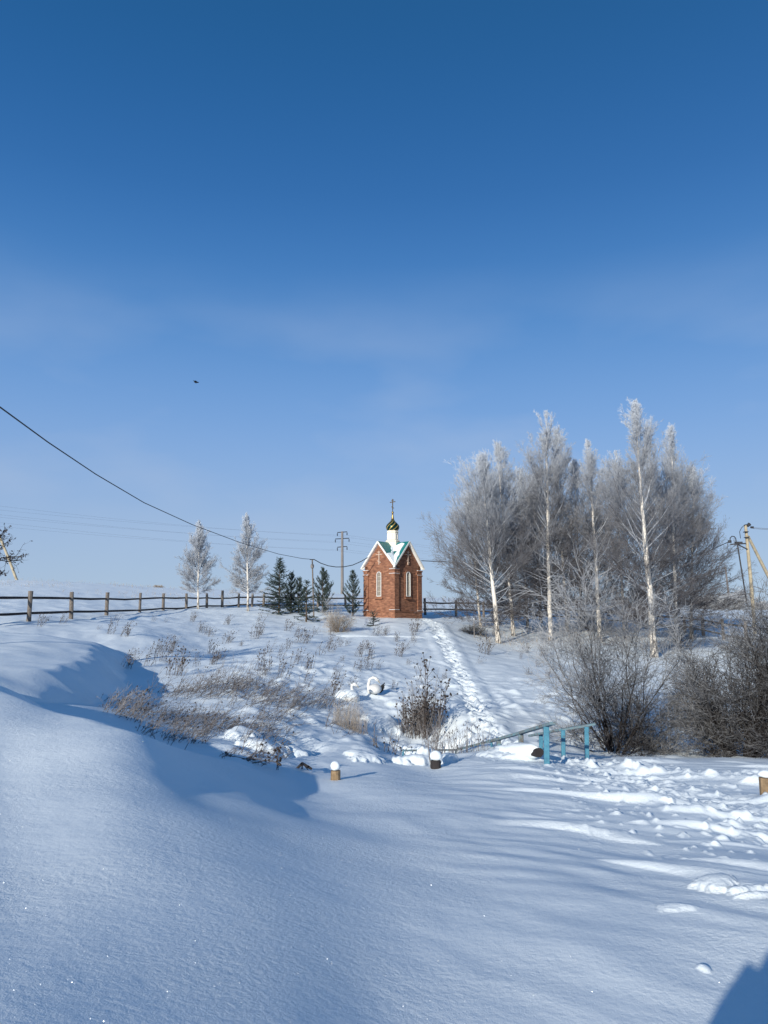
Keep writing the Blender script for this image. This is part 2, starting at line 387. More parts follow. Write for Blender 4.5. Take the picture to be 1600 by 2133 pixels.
def ice_b(t, p):
    p.inputs['Base Color'].default_value = (0.9, 0.93, 0.97, 1); p.inputs['Metallic'].default_value = 0.85; p.inputs['Roughness'].default_value = 0.3
M['ice'] = mat('ice_crystal', ice_b)
M['black_plastic'] = simple('black_feather_paint', (0.012, 0.012, 0.014), 0.6)
M['bird'] = simple('dark_plumage', (0.008, 0.008, 0.012), 0.7)
M['coat'] = simple('dark_coat', (0.03, 0.035, 0.05), 0.9)
M['skin'] = simple('skin', (0.5, 0.33, 0.26), 0.6, 0.05)

# ------------------------------------------------------------------ ground (heights from sight lines: pixel u, v at distance d)
UP = [(0,2133,2.7),(300,2133,2.9),(600,2133,3.2),(800,2133,3.5),(1150,2133,3.65),(1600,2133,3.8),
      (0,1900,3.9),(350,1900,4.1),(650,1900,4.6),(900,1900,5.0),(1250,1900,5.1),(1600,1900,5.1),
      (0,1700,5.6),(250,1700,5.7),(480,1740,6.0),(640,1740,6.75),(800,1740,7.3),(1000,1780,6.6),(1300,1780,6.8),(1600,1780,6.8),
      (0,1560,7.6),(200,1570,7.4),(400,1640,7.4),(520,1660,7.9),(640,1690,8.5),(800,1680,9.0),(1000,1660,9.8),(1200,1660,9.9),(1400,1660,9.9),(1600,1665,9.7),
      (0,1442,10.2),(130,1495,9.3),(290,1530,8.7),(430,1585,9.5),(560,1630,10.1),(620,1636,10.7),(800,1617,11.8),(900,1606,13.3),(1000,1583,14.0),(1130,1580,14.5),
      (1220,1586,15.3),(1400,1584,15.4),(1600,1582,15.2),(1800,1580,15.0),(1300,1610,13.2),(1500,1606,13.3),(1700,1600,13.3),
      (0,1400,14.5),(60,1388,16),(130,1385,17.4),(-150,1400,13.5),(100,1355,21),(165,1370,20),(185,1340,26),(60,1325,26),(-200,1330,24),(-200,1380,16),
      (-300,1480,8.5),(-300,1700,5.0)]
LOW = [(200,1470,15.5),(250,1440,19),(170,1420,19.5),(60,1432,16),(0,1432,15),(250,1410,23),(330,1425,22.5),(300,1385,26),(210,1350,29),
       (300,1500,15),(400,1540,14.0),(400,1480,18),(450,1440,21),(500,1400,25),(480,1580,11.7),(560,1590,12.2),(560,1500,17),(620,1610,12.2),(650,1570,15.2),(720,1612,13.0),(840,1594,16.2),(900,1592,16.4),(950,1590,16.7),(1020,1578,16.3),
       (700,1500,19.0),(620,1440,22.5),(760,1450,23.5),(850,1400,29),(700,1380,29),(560,1350,33),(430,1350,33),
       (800,1604,14.2),(760,1560,15.6),(860,1540,19.5),(940,1545,19.0),(900,1480,21),(960,1500,19.5),
       (1010,1530,18.2),(990,1480,22),(965,1420,28),(932,1350,37),(1060,1480,22),(1100,1540,17.8),(1060,1420,28),(1120,1380,35),(1060,1350,42),
       (1200,1480,23),(1250,1590,17.5),(1400,1570,19),(1400,1500,25),(1550,1590,18),(1600,1500,26),(1250,1400,33),(1400,1420,32),(1550,1420,33),(1800,1500,25),(1800,1420,33)]
FAR = [(-250,1310,32),(0,1294,34),(60,1293,34.5),(148,1289,38.5),(222,1282,43.5),(291,1276,49),(340,1272,54),(410,1268,57),(463,1265,60),(520,1270,57),(600,1277,54),
       (640,1298,47),(660,1276,54),(735,1281,53),(760,1284,53),(822,1288,51.5),(880,1290,52.5),(905,1300,47),(780,1305,46),(560,1310,42),(700,1330,40),(400,1310,40),
       (300,1320,33),(250,1340,30),(940,1283,60),(1040,1340,44),(1147,1335,45),(1250,1330,46),(1362,1370,39),(1200,1300,56),(1100,1295,58),(1350,1320,52),
       (1465,1325,50),(1508,1333,47),(1427,1318,52),(1600,1350,43),(1800,1360,42),(1560,1300,62),(1480,1296,70),
       (-300,1225,80),(20,1214,85),(200,1218,95),(350,1225,100),(460,1230,105),(600,1236,105),(760,1240,105),(900,1246,100),(1050,1250,105),(1250,1262,120),(1500,1271,140),(1600,1273,140),(1900,1280,140)]
far_extra = []
for a in (-75, -50, -28, -14, 0, 14, 28, 50, 75):
    for r_, z_ in ((260, 6.5), (700, 7.0), (2500, 4.0)): far_extra.append((r_ * math.sin(R(a)), r_ * math.cos(R(a)), z_))
for s in (-1, 1):
    for a, z_ in ((55, 0.0), (90, 0.0), (130, 0.0), (180, 0.0)):
        for r_, zz in ((1.2, -1.55 + (-s * 0) ), (4, -1.5), (15, -1.5), (60, 0.5), (300, 3.0), (2500, 4.0)):
            if a == 55 and r_ in (4, 15, 60) : zz = (-1.2, -0.9, 1.2)[(4, 15, 60).index(r_)] if s < 0 else (-1.75, -2.2, -0.6)[(4, 15, 60).index(r_)]
            far_extra.append((s * r_ * math.sin(R(a)), r_ * math.cos(R(a)), zz))
def rbf_fit(tri, extra):
    P = np.array([tuple(at(*q)) for q in tri] + list(extra))
    X = np.c_[np.arctan2(P[:, 0], P[:, 1]) * 2.6, np.log(np.hypot(P[:, 0], P[:, 1]))]
    n = len(X); D = np.linalg.norm(X[:, None] - X[None], axis=2)
    K = np.where(D > 0, D * D * np.log(D + 1e-12), 0) + np.eye(n) * 4e-4
    A = np.zeros((n + 3, n + 3)); A[:n, :n] = K; A[:n, n] = 1; A[:n, n + 1:] = X; A[n, :n] = 1; A[n + 1:, :n] = X.T
    w = np.linalg.solve(A, np.r_[P[:, 2], 0, 0, 0])
    def ev(x, y):
        a, l = np.arctan2(x, y) * 2.6, np.log(np.maximum(np.hypot(x, y), 0.4))
        out = w[n] + w[n + 1] * a + w[n + 2] * l
        for i in range(n):
            d2 = (a - X[i, 0]) ** 2 + (l - X[i, 1]) ** 2 + 1e-12
            out = out + w[i] * 0.5 * d2 * np.log(d2)
        return out
    return ev
f_up = rbf_fit(UP + FAR, far_extra); f_low = rbf_fit(LOW + FAR, far_extra)
LIP = [(at(*q).x, at(*q).y) for q in [(195,1337,27.5),(168,1378,19.5),(75,1402,15.4),(-150,1410,13.0),(-60,1425,12.0),(0,1442,10.2),(130,1495,9.3),(290,1530,8.7),(430,1585,9.5),(560,1630,10.1),(620,1636,10.7),
                           (800,1617,11.8),(900,1606,13.3),(1000,1583,14.0),(1130,1580,14.5),(1220,1586,15.3),(1400,1584,15.4),(1600,1582,15.2),(1900,1580,15.0)]]
UPOLY = LIP + [(80, 15.0), (80, -60), (-80, -60), (-80, 27.5)]
PATH = [(at(*q).x, at(*q).y) for q in [(885,1293,50),(905,1300,47),(920,1330,41),(932,1350,37),(950,1385,32),(965,1420,28),(980,1455,24.5),(990,1480,22),(1003,1510,19.5),(1015,1535,18),(1060,1555,16.6)]]
TRACK = [(at(*q).x, at(*q).y) for q in [(1190,1590,14.8),(1260,1603,13.4),(1330,1622,12.2),(1420,1655,10.4),(1520,1690,9.0),(1640,1740,7.8)]]
HEAP = [(at(*q).x, at(*q).y) for q in [(1210,1592,14.6),(1330,1606,13.2),(1420,1616,12.6),(1500,1624,12.0),(1600,1640,11.3),(1700,1660,10.6)]]
SIDE = [(at(*q).x, at(*q).y) for q in [(700,1327,41.5),(760,1329,41),(880,1334,40)]]
SIDE2 = [(at(*q).x, at(*q).y) for q in [(890,1383,33),(940,1400,31)]]
MOUNDS = [(862,14.3,.34,.36,.17),(893,14.6,.22,.24,.25),(928,14.3,.2,.24,.17),(770,13.9,.28,.26,.12),(748,14.4,.3,.3,.10),(1040,14.9,.32,.3,.08),(1062,14.5,.25,.25,.07),(1010,15.2,.25,.25,.07),(560,14.2,.5,.4,.16),(520,14.8,.4,.4,.16),
          (620,14.6,.35,.35,.12),(1411,4.3,.045,.045,.02),(940,18.5,.5,.5,.2),(870,18.2,.5,.5,.22),(800,20,.5,.5,.2),(990,17.6,.4,.4,.15),(1445,5.65,.16,.10,.055),(1500,5.5,.14,.08,.045),(1540,5.35,.2,.06,.035),(1360,5.15,.10,.05,.02)]
def gz(x, y):
    x = np.atleast_1d(np.asarray(x, float)); y = np.atleast_1d(np.asarray(y, float))
    r = np.hypot(x, y)
    d = seg_dist(x, y, LIP); sd = np.where(in_poly(x, y, UPOLY), d, -d)
    wob = 0.18 * vnoise(x * 0.9, y * 0.9, 5) * sstep(4, 9, r)
    wd = 1.1 + 2.2 * sstep(-3.2, -0.6, x); t = np.clip((sd + wob + wd) / wd, 0, 1); t = 1 - (1 - t) ** 1.6
    t = np.where(y < -2, 1, t)
    z = f_low(x, y) * (1 - t) + f_up(x, y) * t
    low = 1 - t
    nearf = 1 - sstep(20, 90, r)
    # soft undulation
    z = z + 0.045 * fbm(x * 0.35, y * 0.35, 11, 3) * sstep(3, 9, r) * (1 - sstep(60, 150, r)) + 0.5 * fbm(x * 0.03, y * 0.03, 15, 3) * sstep(60, 120, r)
    # wind-carved ridges on the right of the foreground
    ca, sa = 0.42, -0.907
    al, ac = x * ca + y * sa, -x * sa + y * ca
    wl = 0.3 * vnoise(x * 0.5, y * 0.5, 33)
    al2, ac2 = x * 0.86 - y * 0.51, x * 0.51 + y * 0.86
    s1 = vnoise(al * 0.55, (ac + wl) * 2.1, 21); s2 = vnoise(al2 * 1.0, (ac2 + wl) * 4.2, 22)
    az = x / np.maximum(y, 0.3)
    mr = sstep(-0.03, 0.22, az + 0.012 * (y - 5)) * sstep(3.2, 5.0, r) * (1 - sstep(15, 17, r)) * t * (y > 0)
    s3 = vnoise(al2 * 0.75 + 7, (ac2 + 0.6 * wl) * 2.4, 23)
    z = z + mr * (0.022 * np.maximum(s1, 0) ** 1.3 + 0.010 * s2 + 0.16 * np.maximum(s3 - 0.2, 0) * sstep(.08, .28, az) * sstep(5.2, 6.8, r))
    # faint ridges everywhere on open snow
    z = z + 0.02 * vnoise(al * 0.35, ac * 1.2, 25) * sstep(2, 6, r) * (1 - sstep(50, 90, r))
    # wind ripples and hummocks on the far slope
    ms = low * sstep(16, 20, r) * (1 - sstep(50, 75, r))
    z = z + ms * (0.035 * vnoise(x * 0.7, y * 0.35, 41) + 0.03 * np.maximum(vnoise(x * 1.9, y * 0.8, 42), 0.0))
    # lumps of snow round the weeds in the hollow
    mh = low * (1 - sstep(24, 34, r)) * sstep(-0.26, -0.16, az)
    b = vnoise(x * 1.5 + 3, y * 1.1, 51); z = z + mh * (0.14 * np.maximum(b, 0) ** 1.2 + 0.06 * np.maximum(vnoise(x * 3.1, y * 2.4, 52), 0))
    # trodden path up to the chapel
    dp = seg_dist(x, y, PATH); wp = 0.30 + 0.12 * sstep(30, 45, r)
    mp = (1 - sstep(wp * 0.7, wp * 1.25, dp + 0.1 * vnoise(x * 1.4, y * 1.4, 61)))
    rough = np.abs(vnoise(x * 4.2, y * 1.5, 62)) + 0.5 * np.abs(vnoise(x * 8, y * 2.6, 63))
    ph = (y + 0.9 * x + 0.45 * vnoise(x * 2.6, y * 1.3, 67)) / 0.72; ph = ph - np.floor(ph)     # boot holes: a steep far wall, a gentle near one
    saw = np.where(ph < 0.42, ph / 0.42, (1 - ph) / 0.58)
    z = z + mp * (-0.13 + 0.19 * saw * (0.65 + 0.6 * vnoise(x * 2.2 + 5, y * 1.2, 68)) + 0.09 * rough) + 0.05 * (1 - sstep(0.1, 0.45, np.abs(dp - wp * 1.2))) * (y > 16)
    for ln, w_ in ((SIDE, 0.16), (SIDE2, 0.16)):
        z = z - 0.07 * (1 - sstep(w_ * 0.4, w_ * 1.4, seg_dist(x, y, ln)))
    # rounded mounds of snow over stones and tussocks by the railing
    for u_, d_, a_, b_, h_ in MOUNDS:
        cx = (u_ - 800) / 1600 * d_; k = ((x - cx + 0.1 * vnoise(x * 3, y * 3, 64)) / a_) ** 2 + ((y - d_ + 0.1 * vnoise(x * 3 + 9, y * 3, 65)) / b_) ** 2
        k = k * (1 + 0.55 * vnoise(x * 3.2 / max(a_, .12), y * 3.2 / max(b_, .12), 66))
        z = z + h_ * np.maximum(1 - k, 0) ** 0.62
    # footprints and thrown-up clods in the foreground
    dt = seg_dist(x, y, TRACK); mt = (1 - sstep(0.25, 0.75, dt + 0.25 * vnoise(x * 1.3, y * 1.3, 71))) * t
    clod = np.maximum(vnoise(x * 4.2, y * 2.6, 72) - 0.10, 0) ** 0.8 * 0.55 + 0.35 * np.maximum(vnoise(x * 10, y * 6, 73) - 0.1, 0)
    z = z + mt * (-0.05 + 0.12 * clod)
    dh = seg_dist(x, y, HEAP); mhp = (1 - sstep(0.1, 0.55, dh + 0.2 * vnoise(x * 1.7, y * 1.7, 75))) * t
    z = z + mhp * (0.06 + 0.15 * clod)
    spr = (1 - sstep(0.5, 2.6, dt)) * t * sstep(3.6, 5, r)
    sc_ = np.maximum(vnoise(x * 5.5, y * 4.2, 77) - 0.45, 0) + np.maximum(vnoise(x * 9, y * 7, 78) - 0.5, 0)
    z = z + spr * 0.13 * sc_
    return z
def gp(u, d):
    """ground point at pixel column u and distance d"""
    x = (u - 800) / 1600.0 * d * 1.0
    for _ in range(3):
        z = float(gz(x, d)[0]); x = (u - 800) / 1600.0 * (d * CP + z * SP)
    return Vector((x, d, z))
def ground():
    aa = np.concatenate([np.linspace(-180, -62, 50, endpoint=False), np.linspace(-62, -31, 70, endpoint=False), np.linspace(-31, 31, 620, endpoint=False),
                         np.linspace(31, 62, 70, endpoint=False), np.linspace(62, 180, 51)])
    rr = np.concatenate([np.geomspace(0.5, 2.4, 24, endpoint=False), np.geomspace(2.4, 70, 1150, endpoint=False), np.geomspace(70, 160, 80, endpoint=False), np.geomspace(160, 4500, 36)])
    A, RR = np.meshgrid(R(1) * aa, rr); x, y = RR * np.sin(A), RR * np.cos(A)
    z = np.concatenate([gz(xs.ravel(), ys.ravel()) for xs, ys in zip(np.array_split(x, 16), np.array_split(y, 16))]).reshape(x.shape)
    m, n = x.shape; z[:, -1] = z[:, 0]
    V = np.stack([x, y, z], -1).reshape(-1, 3)
    i, j = np.meshgrid(np.arange(m - 1), np.arange(n - 1), indexing='ij'); a = (i * n + j).ravel()
    q = np.stack([a, a + 1, a + n + 1, a + n], 1)[:, ::-1].ravel(); nf = len(a)
    dp = seg_dist(x.ravel(), y.ravel(), PATH); wp = 0.30 + 0.12 * sstep(30, 45, RR.ravel()); ch = (1 - sstep(wp * .8, wp * 1.3, dp)) * (y.ravel() > 10)
    for ln, w_ in ((SIDE, .16), (SIDE2, .16), (TRACK, .5), (HEAP, .4)): ch = np.maximum(ch, (1 - sstep(w_ * .5, w_ * 1.4, seg_dist(x.ravel(), y.ravel(), ln))) * (0.25 if w_ > .3 else 0.8) * (y.ravel() > 3))
    o = mesh_np('snow_ground', V, q, np.arange(nf) * 4, np.full(nf, 4), M['snow'], None, True, {'churn': ch})
    me = o.data
    if me.polygons[5000].normal.z < 0: me.flip_normals()
    tag(o, 'snow covered ground with a hollow and a slope up to the chapel', 'ground', kind='structure')
ground()
# ------------------------------------------------------------------ chapel
RN = random.Random(7)
def chapel():
    base = Vector((0.61, 53.5, 0)); zb = float(gz(0.71, 51.5)[0]) - 0.02
    root = empty('chapel', (base.x, base.y, zb), R(-42.2), 'red brick chapel with green roof, white drum and onion dome atop the slope', 'chapel')
    H, K, ZR, ZE = 1.37, 1.55, 5.28, 3.50
    zr_w, ze_w = ZR - 0.10, ZR - (ZR - ZE) / K * H - 0.10
    quarter = [Matrix.Rotation(R(90 * i), 3, 'Z') for i in range(4)]
    X, Y, Z = Vector((1, 0, 0)), Vector((0, 1, 0)), Vector((0, 0, 1))
    w = MB()
    for q in quarter:   # four gabled walls
        w.prism([(-H, -0.6), (H, -0.6), (H, ze_w), (0, zr_w), (-H, ze_w)], q @ Vector((0, -H, 0)), q @ X, Z, q @ Y, 0.25)
    w.build('wall', M['brick'], root)
    b = MB()
    b.box((0, 0, 0.0), (2 * H + 0.14, 2 * H + 0.14, 0.86)); b.box((0, 0, 0.455), (2 * H + 0.22, 2 * H + 0.22, 0.05))
    b.build('plinth', M['brick'], root)
    for i in range(4):
        q = quarter[i]; c = q @ Vector((H - 0.15, -(H - 0.15), 0)); p = MB()
        p.box((c.x, c.y, 1.72), (0.44, 0.44, 2.48)); p.build('pilaster', M['brick'], root)
        p = MB(); p.box((c.x, c.y, 0.535), (0.54, 0.54, 0.075)); p.build('pilaster_base', M['brick'], root)
        c2 = q @ Vector((H - 0.22, -(H - 0.22), 0)); p = MB(); p.box((c2.x, c2.y, 3.115), (0.58, 0.58, 0.24))
        for z in (2.96, 3.27): p.box((c.x, c.y, z), (0.52, 0.52, 0.06 + 0.02))
        p.build('capital', M['brick'], root)
        for z in (0.5725, 3.0, 3.31):
            s = MB(); s.box((c.x, c.y, z + 0.014), (0.50, 0.50, 0.022)); s.build('ledge_snow', M['snow'], root)
    # roof: eight triangular slopes with thickness
    r = MB(); T = 0.07
    for q in quarter:
        for sgn in (-1, 1):
            tri = [Vector((0, -K, ZR)), Vector((0, 0, ZR)), Vector((sgn * K, -K, ZE))]
            tri = [q @ v for v in tri]; lo = [v - Vector((0, 0, T)) for v in tri]
            f = [(0, 2, 1), (3, 4, 5), (0, 1, 4, 3), (1, 2, 5, 4), (2, 0, 3, 5)]
            if sgn < 0: f = [tuple(reversed(k)) for k in f]
            r.add(tri + lo, f)
    r.build('roof', M['roof'], root)
    for q in quarter:   # white barge boards along the gable rakes and soffits beneath
        bb = MB()
        for sgn in (-1, 1):
            a, e = Vector((0, -K - 0.02, ZR - 0.03)), Vector((sgn * (K + 0.03), -K - 0.02, ZE - 0.06))
            bb.beam(q @ a, q @ e, 0.035, 0.085)
            a, e = Vector((0, -(K + H) / 2 - 0.0, ZR - 0.13)), Vector((sgn * (K - 0.02), -(K + H) / 2, ZE - 0.11))
            n = (e - a).cross(Vector((0, 1, 0))).normalized()
            bb.beam(q @ a, q @ e, K - H + 0.02, 0.03)
        bb.build('barge_board', M['white'], root)
    # snow lying in the valley and in patches on the slopes
    sn = MB()
    def patch(q, sgn, pts, th):
        # pts: (s down the slope 0..1, y toward the rake 0..1) on one slope
        nrm = Vector((sgn * (ZR - ZE), 0, K)).normalized(); P = []
        for xx, yy in pts: P.append(Vector((sgn * xx * K, -yy * K, ZR - (ZR - ZE) * xx + 0.004)))
        if sgn > 0: P = P[::-1]
        n = len(P); top = [q @ (p + nrm * th) for p in P]; P = [q @ p for p in P]
        ctr = sum(top, Vector()) / n + (q @ nrm) * th * 0.8
        vs = P + top + [ctr]
        fs = [(i, (i + 1) % n, n + (i + 1) % n, n + i) for i in range(n)] + [(n + i, n + (i + 1) % n, 2 * n) for i in range(n)]
        sn.add(vs, [tuple(reversed(f)) for f in fs])
    A, B = quarter[0], quarter[1]
    # slope of gable A that faces the near corner (sgn +1), slope of gable B (sgn -1)
    patch(A, 1, [(0.22, 0.24), (0.62, 0.64), (0.99, 0.995), (0.72, 0.985), (0.52, 0.97), (0.50, 0.86), (0.60, 0.80), (0.62, 0.70), (0.50, 0.60), (0.40, 0.56), (0.36, 0.46), (0.26, 0.42), (0.18, 0.32)], 0.05)
    patch(B, -1, [(0.20, 0.22), (0.40, 0.42), (0.30, 0.50), (0.34, 0.62), (0.46, 0.66), (0.52, 0.60), (0.62, 0.64), (0.99, 0.995), (0.80, 0.94), (0.66, 0.86), (0.55, 0.88), (0.42, 0.80), (0.26, 0.78), (0.10, 0.80), (0.06, 0.62), (0.12, 0.44)], 0.05)
    patch(A, -1, [(0.2, 0.3), (0.8, 0.85), (0.95, 0.98), (0.6, 0.9), (0.3, 0.7)], 0.05)
    for q in (quarter[2], quarter[3]):
        for sg in (-1, 1): patch(q, sg, [(0.2, 0.24), (0.95, 0.97), (0.7, 0.96), (0.3, 0.7)], 0.05)
    sn.build('roof_snow', M['snow'], root, smooth=False)
    # windows with arched frames, bars and pale glass; relief crosses above
    for q in quarter:
        def arch(hw, z0, z1, n=9):
            return [(-hw, z0), (hw, z0)] + [(hw * math.cos(math.pi * i / n), z1 + hw * math.sin(math.pi * i / n)) for i in range(n + 1)]
        O = q @ Vector((0, -H, 0)); out = q @ Vector((0, -1, 0)); wx = q @ X
        wf = MB(); wf.ring(arch(0.205, 1.50, 2.98), arch(0.168, 1.54, 2.98), O, wx, Z, out, 0.075)
        win = wf.build('window', M['white'], root)
        pn = MB(); pn.prism(arch(0.17, 1.54, 2.98), O, wx, Z, out, 0.02); pn.build('pane', M['pane'], win)
        gb = MB()
        for xx in (-0.05, 0.05): gb.beam(O + wx * xx + out * 0.03 + Z * 1.55, O + wx * xx + out * 0.03 + Z * 3.09, 0.013, 0.013, up=out)
        for zz in (1.85, 2.2, 2.55, 2.85): gb.beam(O - wx * 0.157 + out * 0.035 + Z * zz, O + wx * 0.157 + out * 0.035 + Z * zz, 0.013, 0.013)
        gb.build('grille', M['cream'], win)
        su = MB(); su.ring(arch(0.33, 1.36, 2.98), arch(0.222, 1.44, 2.98), O, wx, Z, out, 0.05); su.build('window_surround', M['brick'], root)
        sl_ = MB(); c = O + Z * 1.345 + out * 0.06; sl_.beam(c - wx * 0.36, c + wx * 0.36, 0.14, 0.06, up=Z); sl_.build('window_sill', M['brick'], root)
        cr = MB()
        def bar(x0, z0, x1, z1, wd): cr.beam(O + wx * x0 + Z * z0 + out * 0.03, O + wx * x1 + Z * z1 + out * 0.03, 0.06, wd * 0.8)
        cr.beam(O + Z * 3.66 + out * 0.03, O + Z * 4.62 + out * 0.03, 0.07, 0.075, up=out)
        bar(-0.29, 4.36, 0.29, 4.36, 0.07); bar(-0.14, 4.52, 0.14, 4.52, 0.055); bar(-0.15, 3.94, 0.15, 3.80, 0.06)
        cr.build('relief_cross', M['tan'], root)
    # drum, onion dome, spire and cross
    d = MB(); oc = R(22.5)
    d.lathe([(0.50, 4.72), (0.50, 5.34), (0.53, 5.36), (0.53, 5.42), (0.42, 5.48)], 8, ph=oc)
    d.lathe([(0.395, 5.44), (0.395, 5.98), (0.44, 6.0), (0.44, 6.06), (0.40, 6.08), (0.40, 6.13)], 8, ph=oc)
    dr = d.build('drum', M['cream'], root)
    for i in range(8):
        a = R(45 * i); c = Vector((math.cos(a), math.sin(a), 0)); t = Vector((-math.sin(a), math.cos(a), 0)); pw = MB()
        rr = 0.395 * math.cos(R(22.5)); O = c * (rr - 0.002)
        pw.ring([(-0.11, 5.52), (0.11, 5.52), (0.11, 5.84), (0.0, 5.94), (-0.11, 5.84)], [(-0.08, 5.55), (0.08, 5.55), (0.08, 5.83), (0.0, 5.90), (-0.08, 5.83)], O, t, Z, c, 0.02)
        pw.build('niche_trim', M['white'], dr)
    prof = [(0.34, 6.12)]
    for z, r_ in ((6.17, .385), (6.22, .425), (6.28, .455), (6.35, .473), (6.42, .475), (6.49, .458), (6.56, .42), (6.62, .37), (6.68, .31), (6.74, .25), (6.80, .19), (6.86, .145), (6.92, .115), (6.96, .10)): prof.append((r_, z))
    dm = MB(); dm.lathe(prof, 40, uvscale=True); dm.build('onion_dome', M['dome'], root, smooth=True)
    sp = MB(); sp.lathe([(.10, 6.955), (.085, 7.05), (.06, 7.25), (.05, 7.36)], 14)
    sp.lathe([(.02, 7.35), (.06, 7.37), (.085, 7.42), (.085, 7.45), (.06, 7.50), (.03, 7.52), (.022, 7.66)], 14); sp.build('spire', M['gold'], root, smooth=True)
    cr = MB(); cr.box((0, 0, 8.02), (0.055, 0.04, 0.76)); cr.box((0, 0, 8.19), (0.50, 0.036, 0.055)); cr.box((0, 0, 8.32), (0.22, 0.036, 0.045))
    cr.box((0, 0, 7.80), (0.26, 0.036, 0.045), Matrix.Rotation(R(28), 3, 'Y'))
    cr.build('cross', M['bronze'], root)
    return root
chapel()

# ------------------------------------------------------------------ fences
def fence(label, stations, topv, rails_v, mats, extra_base=0.25):
    """stations: (u, d) of each post; topv: pixel row of post top; rails_v: rows of the two rails"""
    P0 = gp(*stations[0][:2]); root = empty('post_and_rail_fence', P0, 0, label, 'fence'); rnd = random.Random(len(stations) * 13)
    rails = [[], []]
    for (u, d), tv, rv in zip(stations, topv, rails_v):
        g = gp(u, d); top = at(u, tv, d); p = MB(); r_ = rnd.uniform(0.085, 0.11)
        ln = rnd.uniform(-0.05, 0.05)
        pts = [Vector((g.x, d, g.z - extra_base)), Vector((g.x + ln * 0.4, d, g.z * 0.6 + top.z * 0.4)), Vector((g.x + ln, d, top.z))]
        p.tube(pts, [r_ * 1.08, r_ * rnd.uniform(0.9, 1.1), r_ * 0.95], 9, True, 0.1, rnd)
        p.build('post', mats[0], root, P0)
        for k in (0, 1): rails[k].append(at(u, rv[k], d) + Vector((0, 0.12, 0)))
    for k in (0, 1):
        for a, b in zip(rails[k][:-1], rails[k][1:]):
            m = MB(); mid = (a + b) / 2 + Vector((0, 0, rnd.uniform(-0.05, 0.03))); e = (b - a).normalized() * 0.18
            m.tube([a - e, mid, b + e], [0.055, 0.06, 0.05], 7, True, 0.08, rnd); m.build('rail', mats[1], root, P0)
    return root
ST = [(-120, 30), (-40, 32), (60, 34.5), (148, 38.5), (222, 43.5), (291, 49), (340, 54), (388, 56.5), (431, 58.5), (463, 60), (497, 60), (525, 60), (549, 60), (605, 60), (662, 60), (720, 60.5), (775, 61)]
TV = [1227, 1229, 1231, 1233, 1234, 1235, 1236, 1236, 1236, 1230, 1235, 1236, 1237, 1238, 1238, 1239, 1240]
RV = [(1245, 1283), (1245, 1281), (1245, 1277), (1246, 1274), (1247, 1273), (1247, 1271), (1245, 1267), (1245, 1266), (1245, 1262), (1246, 1262), (1244, 1260), (1244, 1260), (1244, 1259), (1245, 1260), (1245, 1261), (1246, 1261), (1246, 1262)]
fence('long weathered post and rail fence along the crest left of the chapel', ST, TV, RV, (M['old_wood'], M['dark_wood']))
ST = [(886, 58), (950, 60), (1008, 61), (1066, 61), (1124, 60), (1185, 59), (1245, 58), (1305, 56.5), (1365, 54.5), (1427, 52.5), (1465, 50.5), (1508, 47.5), (1556, 45), (1612, 42), (1680, 39)]
TV = [1246, 1250, 1254, 1257, 1260, 1264, 1268, 1272, 1278, 1284, 1286, 1289, 1294, 1300, 1308]
RV = [(1255, 1269), (1256, 1270), (1258, 1273), (1262, 1277), (1266, 1281), (1270, 1285), (1274, 1289), (1279, 1294), (1284, 1300), (1287, 1305), (1292, 1312), (1300, 1322), (1305, 1329), (1312, 1338), (1322, 1350)]
fence('dark post and rail fence running behind the birches, right of the chapel', ST, TV, RV, (M['old_wood'], M['dark_wood']))

